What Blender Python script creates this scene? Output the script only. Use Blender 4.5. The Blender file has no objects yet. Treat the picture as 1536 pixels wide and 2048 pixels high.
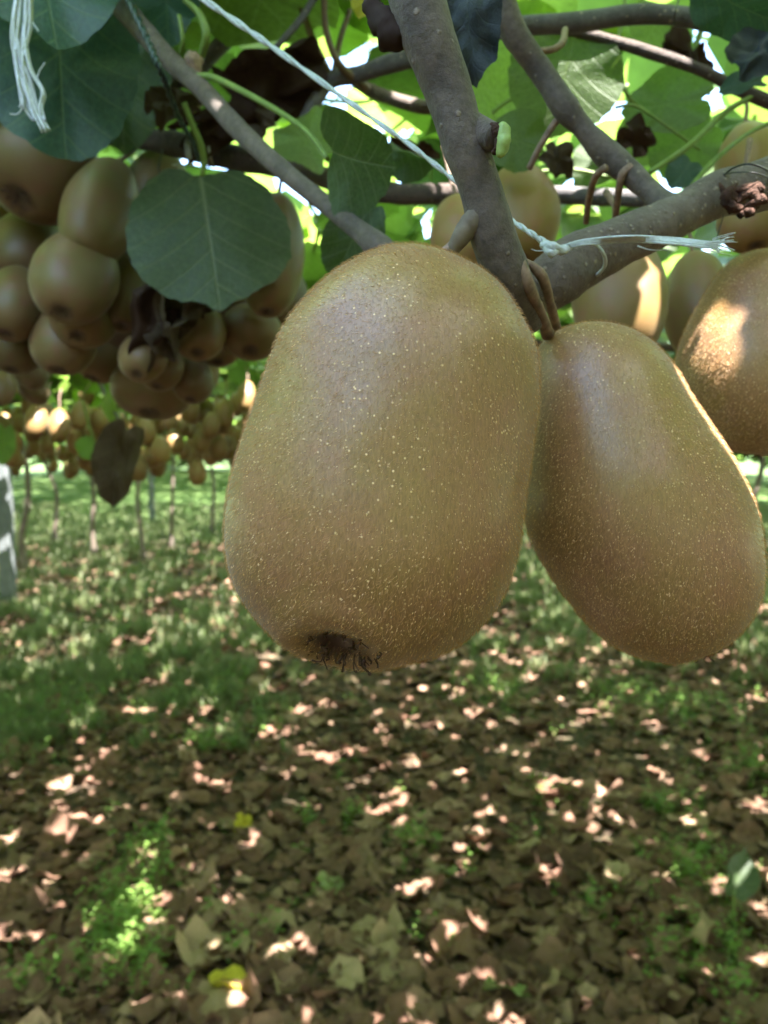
import bpy, math, random
import numpy as np
from mathutils import Vector, Matrix, Euler, noise
random.seed(7); rng = np.random.default_rng(7)
SC = bpy.context.scene
COL = SC.collection
# ------------------------------------------------------------------ camera
F = 1550.0                       # focal length in pixels of the 1536x2048 photograph
PITCH = math.radians(4.57); CAMZ = 1.40
RT = Vector((1, 0, 0)); FW = Vector((0, math.cos(PITCH), -math.sin(PITCH))); UP = Vector((0, math.sin(PITCH), math.cos(PITCH)))
CAM = Vector((0, 0, CAMZ))
cd = bpy.data.cameras.new('camera'); cam = bpy.data.objects.new('camera', cd); COL.objects.link(cam)
cam.location = CAM; cam.rotation_euler = (math.pi/2 - PITCH, 0, 0)
cd.sensor_fit = 'VERTICAL'; cd.sensor_height = 32.0; cd.lens = 32.0*F/2048; cd.clip_start = 0.01; cd.clip_end = 2000
cd.dof.use_dof = True; cd.dof.focus_distance = 0.135; cd.dof.aperture_fstop = 25
SC.camera = cam
# ------------------------------------------------------------------ light
SUN = Vector((0.30, -0.35, 0.89)).normalized()
w = bpy.data.worlds.new('World'); SC.world = w; w.use_nodes = True
nt = w.node_tree; nt.nodes.clear()
sky = nt.nodes.new('ShaderNodeTexSky'); sky.sky_type = 'NISHITA'; sky.sun_disc = False
sky.sun_elevation = math.asin(SUN.z); sky.sun_rotation = math.atan2(SUN.x, SUN.y)
bg = nt.nodes.new('ShaderNodeBackground'); bg.inputs[1].default_value = 0.14
wo = nt.nodes.new('ShaderNodeOutputWorld'); nt.links.new(sky.outputs[0], bg.inputs[0]); nt.links.new(bg.outputs[0], wo.inputs[0])
sl = bpy.data.lights.new('sun', 'SUN'); sl.energy = 5.0; sl.angle = math.radians(0.53); sl.color = (1, 0.96, 0.90)
so = bpy.data.objects.new('sun', sl); COL.objects.link(so); so.location = (0, 0, 6)
so.rotation_euler = SUN.to_track_quat('Z', 'Y').to_euler()
SC.view_settings.view_transform = 'Standard'; SC.view_settings.look = 'None'
SC.view_settings.gamma = 1; SC.view_settings.exposure = 3.6
cy = SC.cycles
cy.max_bounces = 8; cy.diffuse_bounces = 6; cy.glossy_bounces = 2; cy.transmission_bounces = 4; cy.transparent_max_bounces = 4
cy.caustics_reflective = False; cy.caustics_refractive = False; cy.use_denoising = True

def P(px, py, d):
    return CAM + RT*((px-768)/F*d) + UP*(-(py-1024)/F*d) + FW*d
def proj(v):
    r = Vector(v) - CAM; d = r.dot(FW)
    if d <= 0.01: return (9e9, 9e9, d)
    return (768 + r.dot(RT)/d*F, 1024 - r.dot(UP)/d*F, d)
# ------------------------------------------------------------------ object helpers
def thing(name, label, cat, loc=(0, 0, 0), group=None, kind=None):
    o = bpy.data.objects.new(name, None); o.empty_display_size = 0.01; COL.objects.link(o); o.location = loc
    return tag(o, label, cat, group, kind)
def tag(o, label=None, cat=None, group=None, kind=None):
    if label: o['label'] = label
    if cat: o['category'] = cat
    if group: o['group'] = group
    if kind: o['kind'] = kind
    return o
def rootloc(o):
    v = Vector((0, 0, 0))
    while o is not None:
        v += Vector(o.location); o = o.parent
    return v
def put(name, me, parent=None, M=None, mat=None):
    """link mesh me as an object; M is its world matrix, parent a thing or part"""
    o = bpy.data.objects.new(name, me); COL.objects.link(o)
    if M is not None: o.matrix_basis = M
    if parent is not None:
        o.parent = parent
        o.matrix_parent_inverse = WM[parent.name].inverted() if parent.name in WM else Matrix.Translation(parent.location).inverted()
    WM[o.name] = (M.copy() if M is not None else Matrix.Identity(4))
    if mat is not None and not me.materials: me.materials.append(mat)
    return o
WM = {}
def mesh(name, V, Fc, mat=None, uv=None, rnd=None, smooth=True, stain=None):
    V = np.asarray(V, dtype=np.float32).reshape(-1, 3)
    me = bpy.data.meshes.new(name)
    if isinstance(Fc, np.ndarray):
        n, k = Fc.shape
        me.vertices.add(len(V)); me.vertices.foreach_set('co', V.ravel())
        me.loops.add(n*k); me.loops.foreach_set('vertex_index', Fc.astype(np.int32).ravel())
        me.polygons.add(n); me.polygons.foreach_set('loop_start', np.arange(0, n*k, k, dtype=np.int32))
        me.update(calc_edges=True)
    else:
        me.from_pydata(V.tolist(), [], Fc)
    if smooth: me.polygons.foreach_set('use_smooth', np.ones(len(me.polygons), dtype=bool))
    li = np.empty(len(me.loops), dtype=np.int32); me.loops.foreach_get('vertex_index', li)
    if uv is not None:
        l = me.uv_layers.new(name='UVMap'); l.data.foreach_set('uv', np.asarray(uv, dtype=np.float32)[li].ravel())
    if rnd is not None:
        a = me.attributes.new('rnd', 'FLOAT', 'POINT'); a.data.foreach_set('value', np.asarray(rnd, dtype=np.float32))
    if stain is not None:
        a = me.attributes.new('stain', 'FLOAT', 'POINT'); a.data.foreach_set('value', np.asarray(stain, dtype=np.float32))
    if mat: me.materials.append(mat)
    me.update()
    return me
def catmull(pts, n=8):
    pts = [np.array(p, dtype=float) for p in pts]
    if len(pts) < 3:
        return [pts[0] + (pts[-1]-pts[0])*i/n for i in range(n+1)]
    out = []
    Q = [2*pts[0]-pts[1]] + pts + [2*pts[-1]-pts[-2]]
    for i in range(1, len(Q)-2):
        for k in range(n):
            t = k/n; a, b, c, d = Q[i-1], Q[i], Q[i+1], Q[i+2]
            out.append(0.5*((2*b) + (c-a)*t + (2*a-5*b+4*c-d)*t*t + (3*b-a-3*c+d)*t**3))
    out.append(pts[-1]); return out
def tube_geo(pr, sides=12, n=8, bump=0.0, freq=60.0, seed=0, cap=True):
    """pr: list of (x,y,z,r). returns V,F lists"""
    S = catmull(pr, n); V = []; Fc = []
    C = [Vector(s[:3]) for s in S]; R = [max(s[3], 1e-5) for s in S]
    t0 = (C[1]-C[0]).normalized(); a = t0.orthogonal().normalized()
    for i, c in enumerate(C):
        t = (C[min(i+1, len(C)-1)]-C[max(i-1, 0)]).normalized()
        a = (a - t*a.dot(t)).normalized(); b = t.cross(a)
        for k in range(sides):
            an = 2*math.pi*k/sides; d = a*math.cos(an)+b*math.sin(an)
            r = R[i]
            if bump: r *= 1 + bump*noise.noise((c + d*R[i])*freq + Vector((seed, 0, 0))) + bump*0.5*noise.noise((c+d*R[i])*freq*3.1)
            V.append(c + d*r)
    m = len(C)
    for i in range(m-1):
        for k in range(sides):
            k2 = (k+1) % sides
            Fc.append((i*sides+k, i*sides+k2, (i+1)*sides+k2, (i+1)*sides+k))
    if cap:
        Fc.append(tuple(range(sides-1, -1, -1))); Fc.append(tuple((m-1)*sides+k for k in range(sides)))
    return V, Fc
class MB:
    def __init__(s): s.V = []; s.F = []
    def add(s, g):
        o = len(s.V); s.V += [tuple(v) for v in g[0]]; s.F += [tuple(i+o for i in f) for f in g[1]]; return s
    def mesh(s, name, mat): return mesh(name, s.V, s.F, mat)
def T(pts):
    """pixel path -> world tube points; (px,py,depth,width_px)"""
    return [(*P(x, y, d), wd/2*d/F) for x, y, d, wd in pts]
# ------------------------------------------------------------------ materials
def mat(name):
    m = bpy.data.materials.new(name); m.use_nodes = True; t = m.node_tree; t.nodes.clear()
    return m, t
class N:
    def __init__(s, t): s.t = t
    def n(s, typ, **kw):
        x = s.t.nodes.new(typ)
        for k, v in kw.items():
            if k.startswith('i_'): x.inputs[int(k[2:])].default_value = v
            else: setattr(x, k, v)
        return x
    def l(s, a, b): s.t.links.new(a, b)
    def coord(s, out='Object', scale=(1, 1, 1)):
        c = s.n('ShaderNodeTexCoord'); m = s.n('ShaderNodeMapping'); m.inputs['Scale'].default_value = scale
        s.l(c.outputs[out], m.inputs[0]); return m.outputs[0]
    def noise(s, vec, scale, detail=4, rough=0.55):
        x = s.n('ShaderNodeTexNoise'); x.inputs['Scale'].default_value = scale; x.inputs['Detail'].default_value = detail; x.inputs['Roughness'].default_value = rough
        if vec: s.l(vec, x.inputs['Vector'])
        return x.outputs['Fac']
    def ramp(s, fac, stops, interp='LINEAR'):
        r = s.n('ShaderNodeValToRGB'); r.color_ramp.interpolation = interp
        e = r.color_ramp.elements
        while len(e) < len(stops): e.new(0.5)
        for i, (p, c) in enumerate(stops):
            e[i].position = p; e[i].color = (*c, 1) if len(c) == 3 else c
        s.l(fac, r.inputs[0]); return r.outputs[0]
    def mix(s, fac, a, b, mode='MIX'):
        x = s.n('ShaderNodeMix', data_type='RGBA', blend_type=mode)
        for v, i in ((fac, 0), (a, 6), (b, 7)):
            if isinstance(v, (int, float)): x.inputs[i].default_value = v
            elif isinstance(v, tuple): x.inputs[i].default_value = (*v, 1)
            else: s.l(v, x.inputs[i])
        return x.outputs[2]
    def math(s, op, a, b=0.0, c=None, clamp=False):
        x = s.n('ShaderNodeMath', operation=op, use_clamp=clamp)
        for i, v in enumerate((a, b) + ((c,) if c is not None else ())):
            if isinstance(v, (int, float)): x.inputs[i].default_value = v
            else: s.l(v, x.inputs[i])
        return x.outputs[0]
    def bump(s, h, strength, dist):
        b = s.n('ShaderNodeBump'); b.inputs['Strength'].default_value = strength; b.inputs['Distance'].default_value = dist
        s.l(h, b.inputs['Height']); return b.outputs[0]
    def pbr(s, col, rough=0.6, spec=0.4, normal=None, **kw):
        p = s.n('ShaderNodeBsdfPrincipled')
        if isinstance(col, tuple): p.inputs['Base Color'].default_value = (*col, 1)
        else: s.l(col, p.inputs['Base Color'])
        if isinstance(rough, (int, float)): p.inputs['Roughness'].default_value = rough
        else: s.l(rough, p.inputs['Roughness'])
        p.inputs['Specular IOR Level'].default_value = spec
        if normal: s.l(normal, p.inputs['Normal'])
        for k, v in kw.items(): p.inputs[k.replace('_', ' ')].default_value = v
        return p.outputs[0]
    def out(s, sh):
        o = s.n('ShaderNodeOutputMaterial'); s.l(sh, o.inputs[0])
    def shmix(s, f, a, b):
        x = s.n('ShaderNodeMixShader')
        if isinstance(f, (int, float)): x.inputs[0].default_value = f
        else: s.l(f, x.inputs[0])
        s.l(a, x.inputs[1]); s.l(b, x.inputs[2]); return x.outputs[0]
    def rnd(s):
        a = s.n('ShaderNodeAttribute', attribute_name='rnd'); o = s.n('ShaderNodeObjectInfo')
        return s.math('FRACT', s.math('ADD', a.outputs['Fac'], o.outputs['Random']))

def skin_mat(name, fine=True, c0=(0.275, 0.140, 0.048), c1=(0.25, 0.142, 0.030), c2=(0.285, 0.120, 0.062)):
    m, t = mat(name); n = N(t); v = n.coord()
    ob = n.n('ShaderNodeObjectInfo')
    va = n.n('ShaderNodeVectorMath', operation='ADD'); n.l(v, va.inputs[0]); n.l(ob.outputs['Random'], va.inputs[1]); v = va.outputs[0]
    big = n.noise(v, 42, 3); big2 = n.noise(v, 90, 4)
    col = n.mix(n.ramp(big, [(0.40, (0, 0, 0)), (0.62, (1, 1, 1))]), c0, c1)
    col = n.mix(n.ramp(big2, [(0.48, (0, 0, 0)), (0.68, (.8, .8, .8))]), col, c2)
    if not fine:
        hv = n.math('ADD', n.math('MULTIPLY', ob.outputs['Random'], 0.5), 0.72)
        mm = n.n('ShaderNodeVectorMath', operation='SCALE'); n.l(col, mm.inputs[0]); n.l(hv, mm.inputs['Scale']); col = mm.outputs[0]
    st = n.n('ShaderNodeAttribute', attribute_name='stain')
    h = n.noise(v, 700, 3)
    if fine:
        mp = n.n('ShaderNodeMapping'); mp.inputs['Rotation'].default_value = (0, math.radians(35), 0); mp.inputs['Scale'].default_value = (3.2, 1.5, 0.8)
        n.l(v, mp.inputs[0])
        fn = n.noise(mp.outputs[0], 900, 4, 0.7)
        col = n.mix(n.ramp(fn, [(0.35, (0, 0, 0)), (0.68, (1, 1, 1))]), n.mix(0.48, col, (0.10, 0.062, 0.03)), n.mix(0.2, col, (0.48, 0.31, 0.16)))
        vo = n.n('ShaderNodeTexVoronoi', feature='F1'); vo.inputs['Scale'].default_value = 950; n.l(v, vo.inputs['Vector'])
        sp = n.ramp(vo.outputs['Distance'], [(0.13, (1, 1, 1)), (0.24, (0, 0, 0))])
        sep = n.n('ShaderNodeSeparateColor'); n.l(vo.outputs['Color'], sep.inputs[0])
        geo = n.noise(v, 60, 2)
        keep = n.math('MULTIPLY', n.math('GREATER_THAN', sep.outputs[0], 0.45), n.ramp(geo, [(0.38, (0.15, 0.15, 0.15)), (0.6, (1, 1, 1))]))
        sp = n.math('MULTIPLY', sp, keep)
        col = n.mix(sp, col, (0.72, 0.50, 0.27))  # golden specks: glint of hairs and lenticels put into the skin colour
        nm = n.bump(n.math('ADD', fn, sp), 0.3, 0.00018)
        col = n.mix(st.outputs['Fac'], col, (0.04, 0.014, 0.011))
    else:
        nm = n.bump(h, 0.3, 0.0002)
        col = n.mix(st.outputs['Fac'], col, (0.025, 0.012, 0.009))
    r = n.ramp(n.noise(v, 55, 3), [(0.3, (0.28,)*3), (0.7, (0.44,)*3)])
    n.out(n.pbr(col, r if fine else 0.46, 0.62 if fine else 0.4, nm, Sheen_Weight=0.16 if fine else 0.08, Sheen_Roughness=0.4,
                Coat_Weight=0.0))
    return m
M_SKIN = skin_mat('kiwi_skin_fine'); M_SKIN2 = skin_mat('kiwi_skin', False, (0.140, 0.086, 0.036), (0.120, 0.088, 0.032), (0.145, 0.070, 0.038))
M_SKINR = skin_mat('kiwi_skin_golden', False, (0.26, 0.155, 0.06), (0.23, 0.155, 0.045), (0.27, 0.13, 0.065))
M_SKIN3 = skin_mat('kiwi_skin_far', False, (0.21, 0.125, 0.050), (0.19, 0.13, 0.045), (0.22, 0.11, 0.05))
def simple(name, col, rough=0.7, spec=0.3, var=0.3, scale=200, bump=0.3, dist=0.0005, trans=0):
    m, t = mat(name); n = N(t); v = n.coord(); f = n.noise(v, scale, 4)
    c = n.ramp(f, [(0.3, tuple(x*(1-var) for x in col)), (0.7, tuple(min(1, x*(1+var)) for x in col))])
    s = n.pbr(c, rough, spec, n.bump(f, bump, dist))
    if trans:
        tb = n.n('ShaderNodeBsdfTranslucent'); n.l(c, tb.inputs[0]); s = n.shmix(trans, s, tb.outputs[0])
    n.out(s); return m
M_HAIR = simple('kiwi_hair', (0.50, 0.29, 0.135), 0.5, 0.5, 0.2, 300, 0, trans=0.4)
M_CALYX = simple('calyx_dry', (0.065, 0.034, 0.024), 0.7, 0.3, 0.5, 600)
M_STALK = simple('fruit_stalk', (0.19, 0.125, 0.092), 0.6, 0.3, 0.4, 500)
M_PET = simple('petiole', (0.16, 0.24, 0.055), 0.5, 0.4, 0.2, 150, 0.1, trans=0.2)
M_PETR = simple('petiole_reddish', (0.13, 0.085, 0.05), 0.5, 0.4, 0.3, 150, 0.1)
M_TWINE = simple('white_twine', (0.50, 0.54, 0.55), 0.5, 0.4, 0.15, 900, 0.6, 0.0006, trans=0.15)
M_WIRE = simple('dark_green_wire', (0.008, 0.03, 0.028), 0.35, 0.5, 0.3, 300, 0.1)
M_BLACK = simple('black_wire', (0.012, 0.012, 0.014), 0.4, 0.5, 0.3, 300, 0.1)
M_POST = simple('concrete_post', (0.11, 0.12, 0.125), 0.8, 0.2, 0.2, 14, 0.3, 0.003)
M_PITH = simple('green_pith', (0.33, 0.46, 0.14), 0.4, 0.5, 0.2, 400, 0.6, 0.001, trans=0.3)
M_WOUND = simple('wound_bark', (0.055, 0.028, 0.02), 0.85, 0.15, 0.6, 260, 1.0, 0.003)
def bark(name, a, b, lent=(0.45, 0.36, 0.27), lk=0.5, scale=1.0, bs=0.8):
    m, t = mat(name); n = N(t); v = n.coord()
    f = n.noise(v, 110*scale, 8, 0.75); g = n.noise(v, 520*scale, 5, 0.75)
    c = n.mix(n.ramp(f, [(0.40, (0, 0, 0)), (0.60, (1, 1, 1))]), a, b)
    c = n.mix(n.ramp(g, [(0.45, (0, 0, 0)), (0.75, (0.6, 0.6, 0.6))]), c, tuple(x*0.45 for x in a))
    vo = n.n('ShaderNodeTexVoronoi', feature='F1'); vo.inputs['Scale'].default_value = 520*scale; vo.inputs['Randomness'].default_value = 1; n.l(v, vo.inputs['Vector'])
    sep = n.n('ShaderNodeSeparateColor'); n.l(vo.outputs['Color'], sep.inputs[0])
    s = n.math('MULTIPLY', n.ramp(n.math('ADD', vo.outputs['Distance'], n.math('MULTIPLY', n.math('SUBTRACT', g, 0.5), 0.7)), [(0.16, (1, 1, 1)), (0.34, (0, 0, 0))]), n.math('GREATER_THAN', sep.outputs[1], 1-lk))
    c = n.mix(n.math('MULTIPLY', s, 0.65), c, lent)
    h = n.math('ADD', n.math('ADD', f, n.math('MULTIPLY', g, 0.5)), n.math('MULTIPLY', s, 0.5))
    n.out(n.pbr(c, 0.62, 0.3, n.bump(h, bs, 0.002), Sheen_Weight=0.1)); return m
M_BARK1 = bark('bark_felted_grey', (0.060, 0.044, 0.037), (0.125, 0.095, 0.080), (0.24, 0.19, 0.15), lk=0.07, bs=0.5)
M_BARK2 = bark('bark_brown_speckled', (0.085, 0.058, 0.047), (0.145, 0.108, 0.088), (0.33, 0.25, 0.19), lk=0.45, bs=0.8)
M_BARK3 = bark('bark_dark_rough', (0.045, 0.030, 0.026), (0.095, 0.062, 0.05), lk=0.1, bs=1.0)
M_BARK4 = bark('bark_slate', (0.07, 0.062, 0.066), (0.12, 0.108, 0.11), lk=0.1, bs=0.5)
M_TRUNK = bark('bark_trunk', (0.07, 0.05, 0.04), (0.14, 0.11, 0.085), lk=0.0, scale=0.15)

def leaf_mat(name, up, lo, tr, tfac=0.4, vein=(0.20, 0.27, 0.09), vs=0.5, veins=True, rough=0.45, spec=0.4, var=0.5):
    m, t = mat(name); n = N(t)
    r = n.rnd()
    base = n.mix(r, up, lo)
    tc = n.mix(r, tr, tuple(x*0.62 for x in tr))
    vv = n.coord('Object'); f = n.noise(vv, 30, 4)
    k = n.ramp(f, [(0.3, (1-var*0.5,)*3), (0.75, (1+var*0.4,)*3)])
    base = n.mix(1.0, base, k, 'MULTIPLY'); tc = n.mix(1.0, tc, k, 'MULTIPLY')
    nrm = None
    if veins:
        uv = n.n('ShaderNodeUVMap'); sp = n.n('ShaderNodeSeparateXYZ'); n.l(uv.outputs[0], sp.inputs[0])
        x, y = sp.outputs[0], sp.outputs[1]
        ax = n.math('ABSOLUTE', x)
        mid = n.math('SUBTRACT', 1.0, n.math('DIVIDE', ax, n.math('SUBTRACT', 0.021, n.math('MULTIPLY', y, 0.014))), clamp=True)
        q = n.math('SUBTRACT', y, n.math('MULTIPLY', ax, 0.95)); q = n.math('ADD', q, n.math('MULTIPLY', n.math('MULTIPLY', ax, ax), 0.55))
        q = n.math('ADD', q, n.math('MULTIPLY', n.math('SIGN', x), 0.03))
        fr = n.math('FRACT', n.math('ADD', n.math('MULTIPLY', q, 5.2), 0.35)); ds = n.math('ABSOLUTE', n.math('SUBTRACT', fr, 0.5))
        lw = n.math('SUBTRACT', 0.075, n.math('MULTIPLY', ax, 0.09))
        lat = n.math('SUBTRACT', 1.0, n.math('DIVIDE', ds, lw), clamp=True)
        vo = n.n('ShaderNodeTexVoronoi', feature='DISTANCE_TO_EDGE'); vo.inputs['Scale'].default_value = 16; n.l(uv.outputs[0], vo.inputs['Vector'])
        ter = n.math('MULTIPLY', n.math('SUBTRACT', 1.0, n.math('DIVIDE', vo.outputs['Distance'], 0.07), clamp=True), 0.28)
        vm = n.math('MAXIMUM', n.math('MAXIMUM', mid, n.math('MULTIPLY', lat, 0.75)), ter)
        vm = n.math('MULTIPLY', vm, vs, clamp=True)
        base = n.mix(vm, base, vein); tc = n.mix(n.math('MULTIPLY', vm, 0.7), tc, tuple(c*1.3 for c in vein))
        nrm = n.bump(n.math('SUBTRACT', n.math('MULTIPLY', n.noise(vv, 60, 3), 0.6), vm), 0.5, 0.0012)
    s = n.pbr(base, rough, spec, nrm)
    tb = n.n('ShaderNodeBsdfTranslucent'); n.l(tc, tb.inputs[0])
    n.out(n.shmix(tfac, s, tb.outputs[0])); return m
M_LEAF = leaf_mat('leaf_green', (0.045, 0.085, 0.032), (0.075, 0.11, 0.038), (0.30, 0.50, 0.08), 0.42)
M_LEAFL = leaf_mat('leaf_light', (0.10, 0.17, 0.055), (0.12, 0.18, 0.06), (0.42, 0.62, 0.10), 0.5, vein=(0.3, 0.4, 0.15))
M_LEAFG = leaf_mat('leaf_greygreen', (0.034, 0.062, 0.024), (0.044, 0.07, 0.03), (0.10, 0.20, 0.04), 0.3, vein=(0.17, 0.2, 0.11), vs=0.7)
M_LEAFB = leaf_mat('leaf_green_skytint', (0.022, 0.062, 0.042), (0.028, 0.07, 0.048), (0.05, 0.13, 0.06), 0.25, vs=0.3)  # dark green with the bluish sky reflection put into the leaf colour
M_LEAFC = leaf_mat('leaf_canopy', (0.045, 0.085, 0.032), (0.085, 0.12, 0.04), (0.31, 0.50, 0.09), 0.42, veins=False)
M_DARKLEAF = leaf_mat('leaf_withered_black', (0.03, 0.018, 0.015), (0.045, 0.026, 0.02), (0.10, 0.04, 0.02), 0.15, veins=False, rough=0.8, spec=0.15)
M_NAVYLEAF = leaf_mat('leaf_navy_dark', (0.012, 0.02, 0.026), (0.015, 0.024, 0.028), (0.01, 0.02, 0.02), 0.08, vein=(0.05, 0.06, 0.07), vs=0.4, rough=0.5)
M_BROWNLEAF = leaf_mat('leaf_withered_brown', (0.06, 0.043, 0.03), (0.08, 0.06, 0.04), (0.10, 0.06, 0.03), 0.2, vein=(0.2, 0.15, 0.1), vs=0.4, rough=0.8, spec=0.15)
M_YELLOW = leaf_mat('leaf_yellow', (0.42, 0.40, 0.03), (0.45, 0.38, 0.03), (0.6, 0.6, 0.05), 0.4, vein=(0.5, 0.5, 0.1), vs=0.4)
def litter_mat(name, stops):
    m, t = mat(name); n = N(t); r = n.rnd(); v = n.coord()
    c = n.ramp(r, stops)
    f = n.noise(v, 45, 5, 0.65); c = n.mix(1.0, c, n.ramp(f, [(0.3, (0.55, 0.52, 0.5)), (0.7, (1.2, 1.2, 1.2))]), 'MULTIPLY')
    s = n.pbr(c, 0.75, 0.2, n.bump(f, 0.5, 0.003)); tb = n.n('ShaderNodeBsdfTranslucent'); n.l(c, tb.inputs[0])
    n.out(n.shmix(0.15, s, tb.outputs[0])); return m
M_FALLEN = litter_mat('fallen_leaf', [(0.0, (0.14, 0.070, 0.048)), (0.25, (0.25, 0.140, 0.098)), (0.4, (0.09, 0.048, 0.034)), (0.55, (0.30, 0.185, 0.13)), (0.7, (0.15, 0.085, 0.060)), (0.85, (0.20, 0.115, 0.08)), (0.94, (0.42, 0.28, 0.20)), (1.0, (0.13, 0.085, 0.05))])
M_FALLENG = litter_mat('fallen_leaf_greenish', [(0.0, (0.22, 0.26, 0.10)), (1.0, (0.27, 0.29, 0.14))])
M_FALLENY = litter_mat('fallen_leaf_yellow', [(0.0, (0.55, 0.45, 0.05)), (1.0, (0.6, 0.5, 0.06))])
M_FALLENT = litter_mat('fallen_leaf_tan', [(0.0, (0.36, 0.26, 0.16)), (1.0, (0.42, 0.31, 0.20))])
def grass_mat(name, a, b, tr):
    m, t = mat(name); n = N(t); r = n.rnd(); c = n.mix(r, a, b)
    s = n.pbr(c, 0.5, 0.35); tb = n.n('ShaderNodeBsdfTranslucent'); tb.inputs[0].default_value = (*tr, 1)
    n.out(n.shmix(0.35, s, tb.outputs[0])); return m
M_GRASS = grass_mat('grass', (0.095, 0.125, 0.055), (0.17, 0.18, 0.09), (0.24, 0.29, 0.12))
M_WEED = grass_mat('weed_leaf', (0.10, 0.18, 0.04), (0.15, 0.24, 0.05), (0.26, 0.45, 0.07))
def soil_mat():
    m, t = mat('soil'); n = N(t); v = n.coord()
    a = n.noise(v, 3.5, 6, 0.65); b = n.noise(v, 38, 6, 0.7); g = n.noise(v, 0.35, 3)
    c = n.ramp(b, [(0.3, (0.035, 0.024, 0.017)), (0.55, (0.085, 0.058, 0.040)), (0.75, (0.15, 0.11, 0.075))])
    c = n.mix(n.ramp(a, [(0.45, (0, 0, 0)), (0.7, (.6, .6, .6))]), c, (0.055, 0.065, 0.028))
    p = n.n('ShaderNodeSeparateXYZ'); n.l(v, p.inputs[0])
    far = n.math('MULTIPLY', n.math('SUBTRACT', p.outputs[1], 11.0), 0.15, clamp=True)
    c = n.mix(far, c, (0.10, 0.15, 0.05))
    n.out(n.pbr(c, 0.9, 0.15, n.bump(n.math('ADD', a, b), 0.9, 0.02))); return m
M_SOIL = soil_mat()
# ------------------------------------------------------------------ ground
def gh(x, y):
    return 0.02*noise.noise(Vector((x*0.7, y*0.7, 0))) + 0.012*noise.noise(Vector((x*3, y*3, 5)))
xs = np.concatenate([[-400, -150, -60, -25, -14], np.linspace(-9, 9, 91), [14, 25, 60, 150, 400]])
ys = np.concatenate([[-300, -80, -20, -6], np.linspace(-2, 16, 91), [20, 24, 30, 60, 150, 500, 1200]])
V = [(x, y, gh(x, y) if abs(x) < 12 and -3 < y < 20 else 0.0) for y in ys for x in xs]
nx = len(xs); Fq = [(j*nx+i, j*nx+i+1, (j+1)*nx+i+1, (j+1)*nx+i) for j in range(len(ys)-1) for i in range(nx-1)]
g = put('ground', mesh('ground', V, Fq, M_SOIL)); tag(g, 'dark orchard soil under leaf litter and grass', kind='structure')
# ------------------------------------------------------------------ leaf geometry
def leaf_geo(seed, rings=3, segs=22, tipb=0.05, cup=0.15, droop=0.25, ripple=0.04, notch=0.10, serr=0.015, wd=0.52, crumple=0.0, fold=0.0, twist=0.0):
    r_ = random.Random(seed); V = [(0, 0.47, 0)]; Fc = []
    ph = [r_.uniform(0, 6.28) for _ in range(4)]; off = Vector((seed*3.7, seed*1.3, 0))
    for k in range(1, rings+1):
        q = (k/rings)**0.9
        for i in range(segs):
            th = 2*math.pi*i/segs - math.pi/2
            c, s = math.cos(th), math.sin(th)
            rx = wd*(1+0.03*math.sin(3*th+ph[0])); ry = 0.53
            x = rx*c; y = 0.47 + ry*s
            if s < 0:
                y += notch*math.exp(-(c/0.22)**2)*1.0 - 0.12*abs(c)*(-s) + 0.04*(-s)
            else: y += tipb*math.exp(-(c/0.12)**2)*min(1, s*2) - 0.03*s
            e = 1 + serr*r_.uniform(-1, 1) if k == rings else 1
            V.append((x*q*e, 0.47+(y-0.47)*q*e, 0))
    Fc += [(0, 1+i, 1+(i+1) % segs) for i in range(segs)]
    for k in range(rings-1):
        a = 1+k*segs; b = a+segs
        Fc += [(a+i, b+i, b+(i+1) % segs, a+(i+1) % segs) for i in range(segs)]
    uv = [(v[0], v[1]) for v in V]; W = []
    for x, y, _ in V:
        rr = math.hypot(x, y-0.47)*2; an = math.atan2(y-0.47, x)
        z = cup*x*x*2 - droop*(y-0.2)**2 + ripple*rr**2*math.sin(4*an+ph[1]) + ripple*0.6*rr**2*math.sin(7*an+ph[2]) + fold*abs(x)
        dx = dy = 0
        if crumple:
            p = Vector((x*2.2, y*2.2, 0))+off
            z += crumple*noise.noise(p) + crumple*0.5*noise.noise(p*2.3)
            dx = crumple*0.5*noise.noise(p*1.3+Vector((9, 0, 0))); dy = crumple*0.5*noise.noise(p*1.3+Vector((0, 9, 0)))
        if twist:
            a = twist*(y-0.3); X = x*math.cos(a)-z*math.sin(a); z = x*math.sin(a)+z*math.cos(a); x = X
        W.append((x+dx, y+dy, z))
    return W, Fc, uv
def leaf_mesh(name, mt, **kw):
    V, Fc, uv = leaf_geo(**kw); return mesh(name, V, Fc, mt, uv=uv)
def leaf_M(base, tip, width, roll=0.0, face=None):
    Y = Vector(tip)-Vector(base); L = Y.length; Y.normalize()
    Nn = face if face is not None else (CAM-Vector(base)).normalized()
    Nn = (Nn-Y*Nn.dot(Y)).normalized()
    Nn = Matrix.Rotation(roll, 3, Y) @ Nn; X = Y.cross(Nn)
    sx = width/1.04
    M = Matrix(((X.x*sx, Y.x*L, Nn.x*L, base[0]), (X.y*sx, Y.y*L, Nn.y*L, base[1]), (X.z*sx, Y.z*L, Nn.z*L, base[2]), (0, 0, 0, 1)))
    return M
# ------------------------------------------------------------------ vines (things that carry canes and leaves)
VINE_R = thing('kiwi_vine', 'nearest kiwi vine with felted grey cane rising from the two large fruits', 'vine', P(1340, 400, .24))
VINE_L = thing('kiwi_vine', 'vine at left, dark rough cane above the clustered fruits and a slanting grey shoot', 'vine', P(300, 280, .55))
def cane(parent, pts, m, sides=14, bump=0.06, freq=60, name='cane', label=None, n=8):
    o = put(name, MB().add(tube_geo(T(pts), sides, n, bump, freq, seed=len(bpy.data.objects))).mesh(name, m), parent)
    if label: o['label'] = label
    return o
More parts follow.
